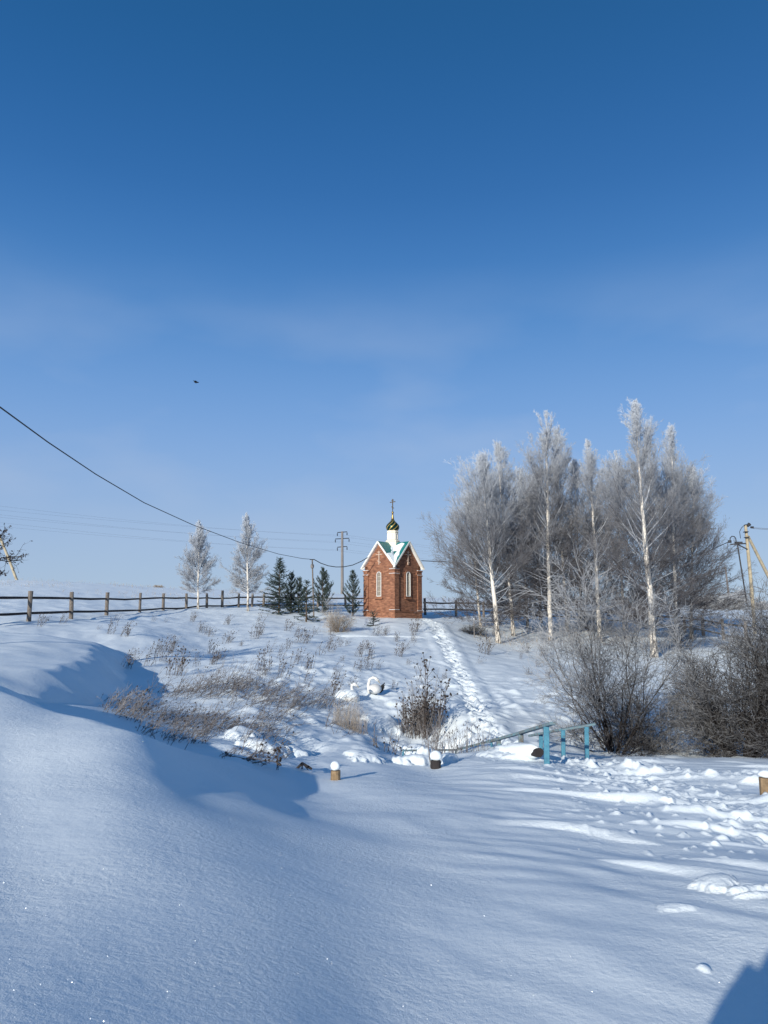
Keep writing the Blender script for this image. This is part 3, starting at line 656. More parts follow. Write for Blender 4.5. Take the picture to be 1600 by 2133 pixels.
# ------------------------------------------------------------------ bare birches
def norm(a): return a / np.maximum(np.linalg.norm(a, axis=-1, keepdims=True), 1e-9)
def birch(base, top, width, seed, label, r0=0.11, n1=90, dens=1.0, low=0.10, frost_lo=0.08, frost_hi=0.95, group='bare frosted birches'):
    g = np.random.default_rng(seed); base, top = np.array(base), np.array(top); Ht = top[2] - base[2]
    root = empty('birch_tree', Vector(base), 0, label, 'tree', group)
    # trunk
    n = 26; t = np.linspace(-0.02, 1, n); wob = np.cumsum(g.normal(0, 0.018, (n, 2)), 0); wob -= np.outer(t, wob[-1]); wob *= 0.6 * Ht / 12
    tp = base[None] + (top - base)[None] * t[:, None]; tp[:, :2] += wob
    tr = r0 * np.clip(1 - t, 0, 1) ** 0.85 + 0.008; tr[0] *= 1.35; tr[1] *= 1.1
    S1 = Segs(); S1.poly(tp, tr, sstep(0.04, 0.25, t[:-1]))
    S1.build('trunk', M['birch_bark'], root, 9, base)
    C = Segs()
    # primary limbs
    n1 = int(n1 * dens)
    h = np.sort(low + (0.985 - low) * g.random(n1) ** 1.12); az = g.random(n1) * 2 * np.pi
    shape = np.interp(h, [0, 0.1, 0.22, 0.4, 0.6, 0.78, 0.9, 1], [0.85, 0.97, 1.0, 0.86, 0.58, 0.33, 0.19, 0.10])
    L = shape * width * 0.5 * g.uniform(0.55, 1.35, n1) * np.interp(h, [0, .3, .7, 1], [1.05, 1.35, 1.9, 2.6])
    el = R(1) * np.interp(h, [0, .1, .25, .45, .7, 1], [-4, 8, 26, 44, 58, 78]) + g.normal(0, 0.11, n1)
    L = np.minimum(L, (1.03 - h) * Ht / np.maximum(np.sin(el + .1), .2) * 0.92)
    k1 = 7; s = np.linspace(0, 1, k1)
    p = np.stack([np.interp(h, t, tp[:, i]) for i in range(3)], 1); cur = p.copy(); pts = [cur.copy()]; dirs = []
    for i in range(1, k1):
        e = el + 0.35 * np.interp(i / k1, [0, .5, 1], [-0.1, 0.5, 0.8]) * (0.4 + h); e = np.minimum(e, 1.5)
        d = np.stack([np.cos(az) * np.cos(e), np.sin(az) * np.cos(e), np.sin(e)], 1) + g.normal(0, 0.06, (n1, 3)); d = norm(d); dirs.append(d)
        cur = cur + d * (L / (k1 - 1))[:, None]; pts.append(cur.copy())
    dirs.append(dirs[-1]); pts = np.stack(pts, 1); dirs = np.stack(dirs, 1)
    rp = (0.006 + 0.014 * (L / (width * 0.5)) * (r0 / 0.11))[:, None] * (1 - 0.85 * s)[None] + 0.003
    fr = lambda q: np.clip(frost_lo + (frost_hi - frost_lo) * ((q[:, 2] - base[2]) / Ht) ** 2.6 + g.normal(0, 0.08, len(q)), 0, 1)
    for i in range(k1 - 1): C.add(pts[:, i], pts[:, i + 1], rp[:, i], rp[:, i + 1], np.clip(fr(pts[:, i]) * 0.8 + 0.42 * (i < 3) * (h < .6), 0, 1))
    def offshoot(P, D, LP, cnt, lenf, spread, segs, r, drop, upb):
        """twigs leaving the parent polylines P (m,k,3)"""
        m, k = P.shape[:2]; idx = np.repeat(np.arange(m), cnt); q = len(idx)
        u = 0.12 + 0.88 * g.random(q) ** 0.85; f = u * (k - 1); i0 = np.minimum(f.astype(int), k - 2); w = (f - i0)[:, None]
        st = P[idx, i0] * (1 - w) + P[idx, i0 + 1] * w; dd = D[idx, i0]
        side = norm(np.cross(dd, g.normal(0, 1, (q, 3)))); a = spread * g.uniform(0.6, 1.25, q)[:, None]
        d = norm(dd * np.cos(a) + side * np.sin(a) + np.array([0, 0, upb])); ln = lenf * LP[idx] * (1 - 0.55 * u) * g.uniform(0.55, 1.35, q)
        out = [st]; ds = []
        for j in range(segs):
            d = norm(d + g.normal(0, 0.09, (q, 3)) + np.array([0, 0, -drop * (j + 1) / segs])); ds.append(d); out.append(out[-1] + d * (ln / segs)[:, None])
        ds.append(d); out = np.stack(out, 1)
        for j in range(segs):
            ra, rb = r * (1 - 0.6 * j / segs), r * (1 - 0.6 * (j + 1) / segs); C.add(out[:, j], out[:, j + 1], ra, rb, fr(out[:, j]))
        return out, np.stack(ds, 1), ln
    P2, D2, L2 = offshoot(pts, dirs, L, 14, 0.44, R(34), 3, 0.0072, -0.06, 0.22)
    P3, D3, L3 = offshoot(P2, D2, L2, 8, 0.58, R(36), 2, 0.0058, 0.0, 0.12)
    offshoot(P3, D3, L3, 3, 0.66, R(36), 1, 0.0050, 0.1, 0.0)
    C.build('crown', M['birch_twig'], root, 3, base)
    return root
BIR = [ # base u, d, top u, top v, width m, r0, label
 (1039, 44, 1003, 960, 6.0, .14, 'frosted birch with a crooked white trunk at the left end of the grove', 1.3, .07),
 (1070, 48, 1036, 934, 5.4, .11, 'grey birch just behind the leftmost white trunk of the grove', 1.2, .07),
 (1147, 45, 1137, 866, 4.8, .13, 'tall slim birch with a bright white trunk, second from the left of the grove', 1.1, .13),
 (1181, 50, 1158, 900, 5.2, .11, 'thin birch standing behind the tall slim white birch', 1.1, .08),
 (1250, 45, 1224, 928, 4.8, .12, 'white birch with a leaning trunk rising behind the big willow bush', 1.1, .10),
 (1363, 39, 1322, 850, 5.4, .17, 'tallest birch of the grove, thick white trunk right of the willow bush', 1.35, .10),
 (1408, 46, 1398, 900, 5.4, .12, 'broad birch behind the tallest trunk at the right of the grove', 1.3, .07),
 (1440, 48, 1446, 985, 5.2, .10, 'low spreading birch at the right end of the grove', 1.3, .05),
 (1098, 53, 1082, 985, 5.4, .09, 'slender birch deep in the grove between the two left white trunks', 1.1, .06),
 (1128, 57, 1108, 1000, 5.6, .09, 'dark slender birch at the back of the grove by the rail fence', 1.1, .06),
 (1212, 54, 1196, 970, 5.6, .09, 'slender birch at the back centre of the grove', 1.1, .06),
 (1300, 52, 1283, 950, 5.6, .10, 'bushy birch between the leaning trunk and the tallest trunk', 1.2, .06),
 (1002, 51, 978, 1035, 5.0, .08, 'small birch at the back left edge of the grove', 1.2, .05),
 (1345, 56, 1355, 930, 5.4, .09, 'birch hidden behind the tallest trunk of the grove', 1.1, .06),
]
for i, (u, d, tu, tv, w_, r0, lab, dn, lo) in enumerate(BIR):
    b = gp(u, d); t_ = at(tu, tv, d); birch(b, t_, w_, 100 + i, lab, r0, 84, dn, lo)
birch(gp(413, 56.5), at(414, 1090, 56.5), 2.5, 301, 'small frosted birch behind the left fence, left one of the pair', .075, 90, 1.2, .16, .5, 1.0, 'pair of young birches by the left fence')
birch(gp(517, 55.5), at(513, 1074, 55.5), 2.5, 302, 'small frosted birch by the left fence, nearer the spruces', .08, 90, 1.2, .16, .5, 1.0, 'pair of young birches by the left fence')

# ------------------------------------------------------------------ bushes
def bush(u, d, topv, width, seed, label, n0=26, dens=1.0, group=None, mat_='bush_twig', frost=(0.1, 0.7), name='bare_bush', r0=0.022, spread=(8, 60), cat='bush', k3=6, rs=1.0):
    g = np.random.default_rng(seed); b = np.array(gp(u, d)); Ht = at(u, topv, d).z - b[2]
    root = empty(name, Vector(b), 0, label, cat, group); C = Segs()
    n0 = int(n0 * dens); az = g.random(n0) * 2 * np.pi; tilt = R(1) * (spread[0] + (spread[1] - spread[0]) * g.random(n0) ** 0.8)
    L = np.minimum(Ht / np.maximum(np.cos(tilt), 0.3), Ht * 1.25) * g.uniform(0.8, 1.15, n0)
    L = np.minimum(L, width * 0.5 / np.maximum(np.sin(tilt), 0.2) * g.uniform(0.7, 1.05, n0))
    st = b[None] + np.c_[np.cos(az) * 0.12 * g.random(n0), np.sin(az) * 0.12 * g.random(n0), np.full(n0, -0.15)] * max(1, width / 3)
    fr = lambda q: np.clip(frost[0] + (frost[1] - frost[0]) * np.clip((np.hypot((q[:, 0] - b[0]) / (width * .5), (q[:, 2] - b[2]) / Ht)), 0, 1.2) ** 1.6 + g.normal(0, 0.12, len(q)), 0, 1)
    k1 = 9; cur = st; pts = [cur]; dirs = []
    for i in range(k1 - 1):
        tl = tilt * (1.28 - 0.50 * i / k1); d_ = norm(np.c_[np.sin(tl) * np.cos(az), np.sin(tl) * np.sin(az), np.cos(tl)] + g.normal(0, 0.16, (n0, 3))); dirs.append(d_); cur = cur + d_ * (L / (k1 - 1))[:, None]; pts.append(cur)
    dirs.append(d_); P = np.stack(pts, 1); D = np.stack(dirs, 1); s = np.linspace(0, 1, k1)
    rr = r0 * (0.5 + 0.6 * g.random(n0))[:, None] * (1 - 0.85 * s)[None] + 0.003
    for i in range(k1 - 1): C.add(P[:, i], P[:, i + 1], rr[:, i], rr[:, i + 1], fr(P[:, i]) * 0.25)
    def off(P, D, LP, cnt, lenf, sp, segs, r):
        m, k = P.shape[:2]; idx = np.repeat(np.arange(m), cnt); q = len(idx); u_ = 0.1 + 0.9 * g.random(q) ** 0.65; f = u_ * (k - 1); i0 = np.minimum(f.astype(int), k - 2); w = (f - i0)[:, None]
        s0 = P[idx, i0] * (1 - w) + P[idx, i0 + 1] * w; dd = D[idx, i0]; side = norm(np.cross(dd, g.normal(0, 1, (q, 3)))); a = sp * g.uniform(0.5, 1.3, q)[:, None]
        d = norm(dd * np.cos(a) + side * np.sin(a) + np.array([0, 0, 0.08])); ln = lenf * LP[idx] * (1 - 0.35 * u_) * g.uniform(0.5, 1.3, q); out = [s0]; ds = []
        for j in range(segs):
            d = norm(d + g.normal(0, 0.16, (q, 3))); ds.append(d); out.append(out[-1] + d * (ln / segs)[:, None])
        ds.append(d); out = np.stack(out, 1)
        for j in range(segs): C.add(out[:, j], out[:, j + 1], r * (1 - 0.55 * j / segs), r * (1 - 0.55 * (j + 1) / segs), fr(out[:, j]))
        return out, np.stack(ds, 1), ln
    P2, D2, L2 = off(P, D, L, 18, 0.48, R(48), 4, rs * (0.0062 if r0 > 0.015 else 0.004))
    P3, D3, L3 = off(P2, D2, L2, k3, 0.5, R(46), 3, rs * (0.0046 if r0 > 0.015 else 0.003))
    off(P3, D3, L3, 2, 0.7, R(46), 2, rs * (0.0038 if r0 > 0.015 else 0.003))
    C.build('branches', M[mat_], root, 3, b)
    return root
bush(1280, 18.6, 1262, 3.25, 11, 'big bare willow bush with fanned dark branches behind the blue railings', 30, 1.0, frost=(0.0, 0.55), r0=0.026, spread=(3, 78), k3=8)
bush(1335, 19.5, 1420, 1.6, 12, 'low twiggy bush at the right foot of the big willow bush', 18, 1.0, frost=(0.05, 0.6), r0=0.018, spread=(10, 70))
bush(1545, 18.2, 1350, 2.7, 13, 'dense dark bush at the right edge, left part of the thicket', 54, 1.0, 'thicket at the right edge', frost=(0.0, 0.22), r0=0.022, spread=(4, 62), k3=7)
bush(1640, 17.4, 1290, 3.3, 14, 'dense dark bush cut off by the right edge of the picture', 54, 1.0, 'thicket at the right edge', frost=(0.0, 0.22), r0=0.024, spread=(4, 60), k3=7)
bush(1450, 23, 1430, 1.3, 15, 'small loose shrub between the willow bush and the right thicket', 18, 1.0, frost=(0.1, 0.6), r0=0.012, spread=(5, 60))
bush(705, 43, 1278, 1.7, 16, 'tan dry shrub on the slope below the pines', 34, 1.0, frost=(0.1, 0.6), mat_='straw', r0=0.01, spread=(3, 50), k3=3)
bush(690, 52, 1245, 1.4, 18, 'thin frosty shrub beside the dense pine', 14, 1.0, frost=(0.3, 0.9), r0=0.008, k3=3)
bush(985, 46, 1300, 2.4, 19, 'low brown shrub at the left foot of the birch grove', 26, 1.0, frost=(0.05, 0.4), r0=0.012, spread=(20, 75))
bush(1240, 50, 1272, 3.0, 20, 'low twiggy thicket between the birch trunks', 26, .9, frost=(0.0, 0.25), r0=0.012)
bush(1420, 43, 1275, 3.0, 21, 'frosted shrub at the foot of the right birches by the fence', 24, .9, frost=(0.05, 0.4), r0=0.012, spread=(10, 65))
bush(1590, 40, 1285, 3.0, 22, 'pale frosted shrub by the fence under the wooden pole', 22, .9, frost=(0.3, 0.9), r0=0.012)
bush(110, 88, 1212, 3.4, 23, 'round tawny shrub on the skyline at the left', 30, 1.0, 'shrubs on the skyline', frost=(0.4, 0.8), mat_='straw', r0=0.014, spread=(10, 75), k3=3, rs=3.0)
bush(62, 88, 1210, 3.2, 24, 'low tawny shrub on the skyline beside the leaning wooden strut', 26, 1.0, 'shrubs on the skyline', frost=(0.4, 0.8), mat_='straw', r0=0.014, spread=(20, 78), k3=3, rs=3.0)
bush(330, 95, 1217, 3.4, 25, 'tawny shrub on the skyline left of the paired birches', 26, 1.0, 'shrubs on the skyline', frost=(0.4, 0.8), mat_='straw', r0=0.014, spread=(20, 75), k3=3, rs=3.0)
for i, (u, tv, lab) in enumerate([(1462, 1246, 'white frosted tree far off, left of the distant pylon'), (1496, 1243, 'white frosted tree far off in line with the distant pylon'), (1532, 1238, 'white frosted tree far off, nearest the wooden pole'), (1585, 1255, 'white frosted tree far off beyond the wooden pole')]):
    bush(u, 150, tv, 7.5, 40 + i, lab, 26, 1.0, 'far frosted trees on the right', frost=(0.75, 1.0), r0=0.03, name='frosted_tree', cat='tree', spread=(3, 45), k3=4, rs=7.0)

# ------------------------------------------------------------------ young conifers
def conifer(u, d, topv, width, seed, label, pine=False, sparse=1.0, name='spruce_tree'):
    g = np.random.default_rng(seed); b = np.array(gp(u, d)); Ht = at(u, topv, d).z - b[2]
    root = empty(name, Vector(b), 0, label, 'tree', 'young conifers left of the chapel')
    T = Segs(); T.poly([b + [0, 0, -.1], b + [0, 0, Ht * .5], b + [0, 0, Ht]], [0.02 + Ht * .014, 0.014 + Ht * .007, 0.006]); T.build('trunk', M['conifer_bark'], root, 7, b)
    B = Segs(); SH0, SH1 = [], []
    nwh = int(Ht / (0.15 if not pine else 0.34))
    for i in range(nwh + 1):
        f = i / nwh; hh = Ht * (0.05 + 0.93 * f)
        Lb = width * 0.5 * ((1 - f) ** 0.85 if not pine else (1 - f) ** 0.62 * min(1, 0.7 + f)) + 0.08
        for k in range(int((8 if not pine else 8) * sparse + 0.5)):
            a = g.random() * 6.283; e = R((-8 + 34 * f) if not pine else (8 + 45 * f)) + g.normal(0, 0.12); L = Lb * g.uniform(0.45, 1.2)
            p = b + [0, 0, hh + g.normal(0, 0.05)]; d0 = np.array([math.cos(a) * math.cos(e), math.sin(a) * math.cos(e), math.sin(e)]); q = [p]
            for j in range(4):
                dd = norm(d0 + [0, 0, (0.12 if not pine else 0.30) * j] + g.normal(0, 0.05, 3)); q.append(q[-1] + dd * L / 4)
            q = np.array(q); B.poly(q, [.012, .01, .008, .006, .004])
            ns = max(3, int(L / 0.065))
            SH0.append(q[:-1]); SH1.append(q[1:])
            for s in range(ns):
                u_ = (0.15 + 0.85 * g.random()) * 4; ii = min(int(u_), 3); pp = q[ii] * (1 - u_ + ii) + q[ii + 1] * (u_ - ii); ax = norm(q[ii + 1] - q[ii])
                sd = norm(np.cross(ax, [0, 0, 1.0])) * (1 if s % 2 else -1); sh = norm(ax * 0.9 + sd * 0.8 + g.normal(0, 0.15, 3) + ([0, 0, 0.35] if pine else [0, 0, -0.05]))
                ls = g.uniform(0.13, 0.28) * (1 if not pine else 0.9); SH0.append(pp[None]); SH1.append((pp + sh * ls)[None])
    SH0.append((b + [0, 0, Ht * .9])[None]); SH1.append((b + [0, 0, Ht * 1.0])[None])
    P0, P1 = np.vstack(SH0), np.vstack(SH1); m = len(P0); per = 20
    idx = np.repeat(np.arange(m), per); q = len(idx); t = g.random(q)[:, None]
    ax = norm(P1 - P0)[idx]; st = P0[idx] * (1 - t) + P1[idx] * t; rad = norm(np.cross(ax, g.normal(0, 1, (q, 3))))
    dr = norm(ax * 0.7 + rad * (0.8 if not pine else 0.65)); ln = (0.045 if not pine else 0.085) * g.uniform(0.7, 1.3, q)[:, None]
    wv = norm(np.cross(dr, g.normal(0, 1, (q, 3)))) * 0.0085
    V = np.stack([st + wv, st - wv, st + dr * ln], 1) - b
    fr = np.clip(0.04 + 0.3 * g.random(q) * (dr[:, 2] > 0.1) + g.normal(0, 0.05, q), 0, 1)
    B.build('branches', M['conifer_bark'], root, 3, b)
    mesh_np('needles', V.reshape(-1, 3), np.arange(q * 3), np.arange(q) * 3, np.full(q, 3), M['needle'], root, False, {'frost': np.repeat(fr, 3)})
conifer(581, 53, 1164, 3.0, 1, 'tallest dark spruce, leftmost of the young conifers')
conifer(606, 54, 1197, 1.8, 2, 'narrow pine close behind the tallest spruce', True, name='pine_tree')
conifer(622, 54, 1208, 1.8, 3, 'short pine between the spruce and the thin post', True, name='pine_tree')
conifer(638, 47.5, 1210, 2.0, 4, 'sparse young spruce with a long bare leader in front of the thin post', False, .55)
conifer(672, 54, 1187, 2.3, 5, 'dense dark pine right of the thin post', True, 1.3, name='pine_tree')
conifer(735, 52.5, 1191, 2.2, 6, 'loose pine with upswept shoots beside the chapel wall', True, .8, name='pine_tree')
conifer(778, 46.5, 1278, 0.8, 7, 'tiny spruce seedling in the snow below the chapel corner', False, .8)
# ------------------------------------------------------------------ poles and lines
def pylon(u, d, top_v, arms_v, half, label, leanu=0.0, r=0.16):
    g_ = gp(u, d); top = at(u + leanu, top_v, d); root = empty('power_pylon', g_, 0, label, 'pylon', 'concrete power pylons')
    p = MB(); p.tube([g_ - Vector((0, 0, .5)), top], [r * 1.25, r * .85], 10); p.build('pole', M['concrete'], root, g_)
    tips = []
    for av, h in zip(arms_v, half):
        f = (av - top_v) / max(1e-6, (1290 - top_v)); c = at(u + leanu * (1 - f), av, d); a = MB()
        L, Rr = c + Vector((-h, -h * 0.35, -0.08)), c + Vector((h, h * 0.35, 0.08)); a.beam(L, Rr, 0.09, 0.10); ao = a.build('crossarm', M['iron'], root, g_)
        for e in (L, Rr):
            i_ = MB(); i_.lathe([(.015, 0), (.015, -.10), (.08, -.13), (.04, -.18), (.085, -.22), (.04, -.27), (.085, -.31), (.04, -.36), (.085, -.40), (.02, -.46)], 10, c=e)
            io = i_.build('insulator', M['insulator'], ao, g_); tips.append(e + Vector((0, 0, -.47)))
    return tips
tA = pylon(713, 100, 1107, (1108.5, 1122, 1139), (0.62, 0.88, 0.62), 'concrete power pylon with three crossarms close left of the chapel', 0, .17)
tB = pylon(1522, 165, 1181, (1184, 1194, 1203.5), (0.95, 1.15, 0.95), 'distant concrete power pylon beyond the right end of the grove', -11, .2)
def sag(a, b, s, n=40):
    a, b = Vector(a), Vector(b); return [a.lerp(b, i / n) - Vector((0, 0, 4 * s * (i / n) * (1 - i / n))) for i in range(n + 1)]
rowsL = [1034, 1046, 1054, 1062, 1070, 1082]
for i, (a, b) in enumerate(zip(tA, tB)):
    l = at(-330 - 20 * (i % 2), rowsL[i] - 22, 62 + (i % 2)); w = MB(); w.tube(sag(l, a, 0.55), 0.0055, 5, False); w.tube(sag(a, b, 0.9), 0.007, 5, False)
    tag(w.build('power_line', M['wire']), 'thin power line strung from the concrete pylon to the distant one', 'wire', 'thin power lines over the field')
def right_pole():
    g_ = gp(1572, 50.5); d = 50.5; root = empty('utility_pole', g_, 0, 'leaning wooden pole with a slanting strut and a switch bracket at the right edge', 'utility pole')
    top = at(1553, 1093, d); b0 = at(1573, 1320, d); ax = lambda t: b0.lerp(top, t)
    p = MB(); p.tube([b0, ax(.5) + Vector((.03, 0, 0)), top], [.12, .11, .095], 10, True, .05, RN); p.build('pole', M['pole_wood'], root, g_)
    s = MB(); s.tube([at(1556, 1117, d) + Vector((.1, .05, 0)), at(1608, 1215, d + 1.5), at(1650, 1300, d + 3)], [.09, .11, .12], 10, True, .05, RN); s.build('strut', M['pole_wood'], root, g_)
    f = Vector((0, -.12, 0)); k = MB()
    a0, a1 = at(1520, 1134.5, d) + f, at(1552, 1132.5, d) + f
    k.beam(a0, a1, .07, .08); k.beam(at(1536, 1135, d) + f, at(1555, 1144.5, d) + f, .06, .07)
    k.box(at(1537, 1131.5, d) + f, (.45, .18, .16)); k.beam(at(1550, 1120, d) + f, at(1558, 1119.5, d) + f, .3, .05); k.beam(at(1548, 1108.5, d) + f, at(1556, 1108.5, d) + f, .28, .05)
    k.build('bracket', M['iron'], root, g_)
    n = MB(); n.tube([at(1518.5, 1126, d) + f, at(1518.5, 1131, d) + f], [.11, .11], 10); n.tube([at(1555, 1096, d) + f, at(1560, 1092, d) + f], [.10, .12], 10); n.tube([at(1562, 1099, d) + f, at(1568, 1099, d) + f], [.07, .07], 8); n.build('insulator', M['iron'], root, g_)
    lp = MB(); lp.tube([at(1519, 1127, d) + f, at(1519.5, 1121, d) + f, at(1523, 1117.5, d) + f, at(1528, 1118, d) + f, at(1531, 1122, d) + f, at(1532, 1130, d) + f], .032, 6)
    lp.tube([at(1557, 1093, d) + f, at(1550, 1093.5, d) + f, at(1543, 1100, d) + f, at(1539, 1108, d) + f, at(1541, 1122, d) + f], .022, 6); lp.build('jumper_cable', M['iron'], root, g_)
    dr = MB(); dr.tube([at(1534.5, 1135, d) + f, at(1545, 1200, d) + f, at(1555, 1263, d) + f], .045, 7); dr.tube([at(1555, 1263.5, d) + f, at(1568, 1264.5, d) + f], .03, 6); dr.build('switch_rod', M['iron'], root, g_)
right_pole()
w = MB()
for dz in (0, 4): w.tube(sag(at(1567, 1099 + dz * .4, 50.4), at(1700, 1102 + dz, 46), .05), .014, 5, False)
tag(w.build('service_line', M['wire']), 'pair of thin wires leaving the wooden pole to the right', 'wire')
def left_pole():
    d = 86; g_ = gp(-58, d); root = empty('utility_pole', g_, 0, 'wooden pole outside the left edge whose slanting strut shows behind the leafy branches', 'utility pole')
    p = MB(); p.tube([g_ - Vector((0, 0, .4)), at(-40, 1050, d)], [.14, .11], 10, True, .05, RN); p.build('pole', M['pole_wood'], root, g_)
    s = MB(); s.tube([at(40, 1222, d), at(18, 1163, d), at(-12, 1090, d), at(-38, 1062, d)], [.16, .15, .13, .12], 10, True, .05, RN); s.build('strut', M['pole_wood'], root, g_)
left_pole()
def thin_pole():
    d = 51; g_ = gp(654, d); root = empty('cable_post', g_, 0, 'thin grey post with a small lamp bracket carrying the black cable between the pines', 'post')
    top = at(650.5, 1165, d); p = MB(); p.tube([g_ - Vector((0, 0, .3)), top], [.055, .045], 9); p.build('post', M['old_wood'], root, g_)
    b = MB(); b.tube([top + Vector((-.16, -.05, -.02)), top + Vector((.12, -.05, -.02))], .03, 6); b.build('bracket', M['iron'], root, g_)
    l = MB(); l.lathe([(.03, -.30), (.10, -.36), (.12, -.48), (.09, -.60), (.03, -.64)], 12, c=top + Vector((.02, -.10, 0))); l.build('lamp', M['concrete'], root, g_, True)
    return top
tp = thin_pole()
w = MB()
A_ = [(-60, 801, 13), (0, 848, 15), (100, 921, 18.6), (200, 988, 23), (300, 1047, 28), (400, 1092.5, 33.5), (500, 1130, 40), (580, 1154, 46), (630, 1163.5, 49.8)]
w.tube([at(*q) for q in A_] + [tp + Vector((-.1, -.05, 0.0))], [.016] * 10, 6, False)
ch = at(766, 1161.5, 51.9)
w.tube([tp + Vector((.1, -.05, 0))] + [at(*q) for q in [(668, 1173, 51.2), (684, 1178.6, 51.3), (700, 1181, 51.4), (716, 1180.8, 51.5), (735, 1177, 51.6), (752, 1169.5, 51.8)]] + [ch], .026, 6, False)
ch2 = [(878, 1168, 53.6), (900, 1169, 54), (925, 1170, 54), (1000, 1177, 54), (1100, 1184, 54), (1200, 1186, 53.5), (1300, 1183, 53), (1400, 1171, 52), (1470, 1151, 51), (1516, 1129.5, 50.4)]
w.tube([at(*q) for q in ch2], .026, 6, False)
tag(w.build('power_cable', M['cable']), 'thick black cable sagging from the upper left past thin post and chapel', 'cable')

# ------------------------------------------------------------------ footbridge railings, posts, stones under snow
def railing(label, rail, posts):
    P0 = gp(posts[0][0], posts[0][2]); root = empty('footbridge_railing', P0, 0, label, 'railing', 'railings of the footbridge')
    for u, tv, d, w_, m in posts:
        g_ = gp(u, d); t = at(u, tv, d); p = MB(); ln = RN.uniform(-.015, .03)
        p.beam((g_.x + ln, d, g_.z - .45), (t.x, d, t.z), w_, w_ * .8, 0.008, up=Vector((0, 1, 0))); p.build('post', M[m], root, P0)
    for a, b, w_, h_, m in rail:
        r_ = MB(); pts = [at(*q) for q in (a, b)]; r_.beam(pts[0], pts[1], w_, h_, 0.006); r_.build('rail', M[m], root, P0)
railing('nearer footbridge railing with a crooked handrail running down to the left over pipe posts',
        [((1152, 1506.5, 13.3), (1085, 1526.5, 14.9), .11, .05, 'worn_rail'), ((1085, 1526.5, 14.95), (1018, 1545, 16.4), .09, .05, 'worn_rail'), ((1020, 1544, 16.35), (950, 1562, 16.9), .05, .045, 'worn_rail'), ((950, 1562, 16.9), (838, 1563.5, 16.4), .04, .035, 'worn_rail')],
        [(1138, 1512, 13.6, .09, 'blue_paint'), (1085, 1529, 15.0, .09, 'worn_rail'), (1039, 1541, 16.0, .085, 'worn_rail'), (1024, 1546, 16.3, .045, 'blue_paint'), (950, 1563, 16.9, .035, 'worn_rail'), (890, 1564, 16.7, .03, 'worn_rail'), (840, 1564, 16.4, .035, 'blue_paint')])
railing('further footbridge railing with three bright blue posts next to the willow bush',
        [((1240, 1508, 15.9), (1170, 1520, 15.9), .10, .045, 'worn_rail'), ((1170, 1520, 15.9), (1104, 1532.5, 17.3), .09, .045, 'worn_rail')],
        [(1222, 1514, 15.6, .08, 'blue_paint'), (1173, 1521, 15.1, .075, 'blue_paint'), (1127, 1530, 17.0, .08, 'blue_paint')])
def snow_post(u, d, topv, rad, capv, label, mname='post_wood', name='wooden_post', cat='post', squash=1.0):
    g_ = gp(u, d); t = at(u, topv, d); root = empty(name, g_, 0, label, cat)
    rnd = random.Random(int(u)); p = MB(); p.tube([g_ - Vector((0, 0, .4)), Vector((g_.x, d, t.z))], [rad * 1.05, rad], 14, True, .06, rnd); p.build('post', M[mname], root, g_)
    c = at(u, capv, d); h = (c.z - t.z); cap = MB(); cap.blob((g_.x, d, t.z + h * .42), (rad * 1.14, rad * 1.10, h * .62), rnd, 18, 12, .10, .3); cap.build('snow_cap', M['snow'], root, g_, True)
snow_post(699, 11.3, 1605, .07, 1586, 'short brown wooden post under a tall rounded snow cap at the edge of the drift')
snow_post(1599, 10.0, 1620, .085, 1604, 'grey wooden post under a flat snow cap at the right edge')
snow_post(908, 13.6, 1584, .085, 1564, 'black charred post with a snow cap beside the thin bare stems', 'dark_twig')
def log_():
    d = 13.9; g_ = gp(1100, d); root = empty('fallen_log', g_, 0, 'dark log end poking from a long heap of snow beside the blue railing', 'log'); a = at(1124, 1568, d - .1); b = at(1040, 1566, d + 1.4)
    p = MB(); p.tube([b, b.lerp(a, .5) + Vector((0, 0, .02)), a], [.07, .075, .08], 12, True, .12, RN); p.build('log', M['dark_twig'], root, g_)
    s = MB()
    q = [b.lerp(a, f) + Vector((0, .04, .0)) for f in (-.1, 0, .15, .3, .45, .6, .75, .88, .97)]
    s.tube([p + Vector((0, 0, RN.uniform(-.02, .03))) for p in q], [.03, .09, .12, .125, .13, .13, .13, .12, .07], 16, True, .12, RN)
    s.build('snow_cover', M['snow'], root, g_, True)
log_()
snow_post(988, 44.5, 1291, .03, 1288, 'thin pale stake with a snow cap left of the birch grove', 'concrete', 'stake', 'stake')
def broken_branch():
    s = Segs(); d = 12.2; a, b, c = at(612, 1607, d), at(630, 1590, d), at(643, 1598, d - .3)
    s.poly([a, b], [.018, .022]); s.poly([b, c, c + Vector((.05, 0, -.03))], [.02, .022, .016]); s.poly([b, at(629, 1606, d)], [.012, .01]); s.poly([b, at(648, 1611, d)], [.008, .005])
    tag(s.build('broken_branch', M['dark_twig'], None, 7), 'bent black branch arching out of the snow left of the capped post', 'branch')
broken_branch()

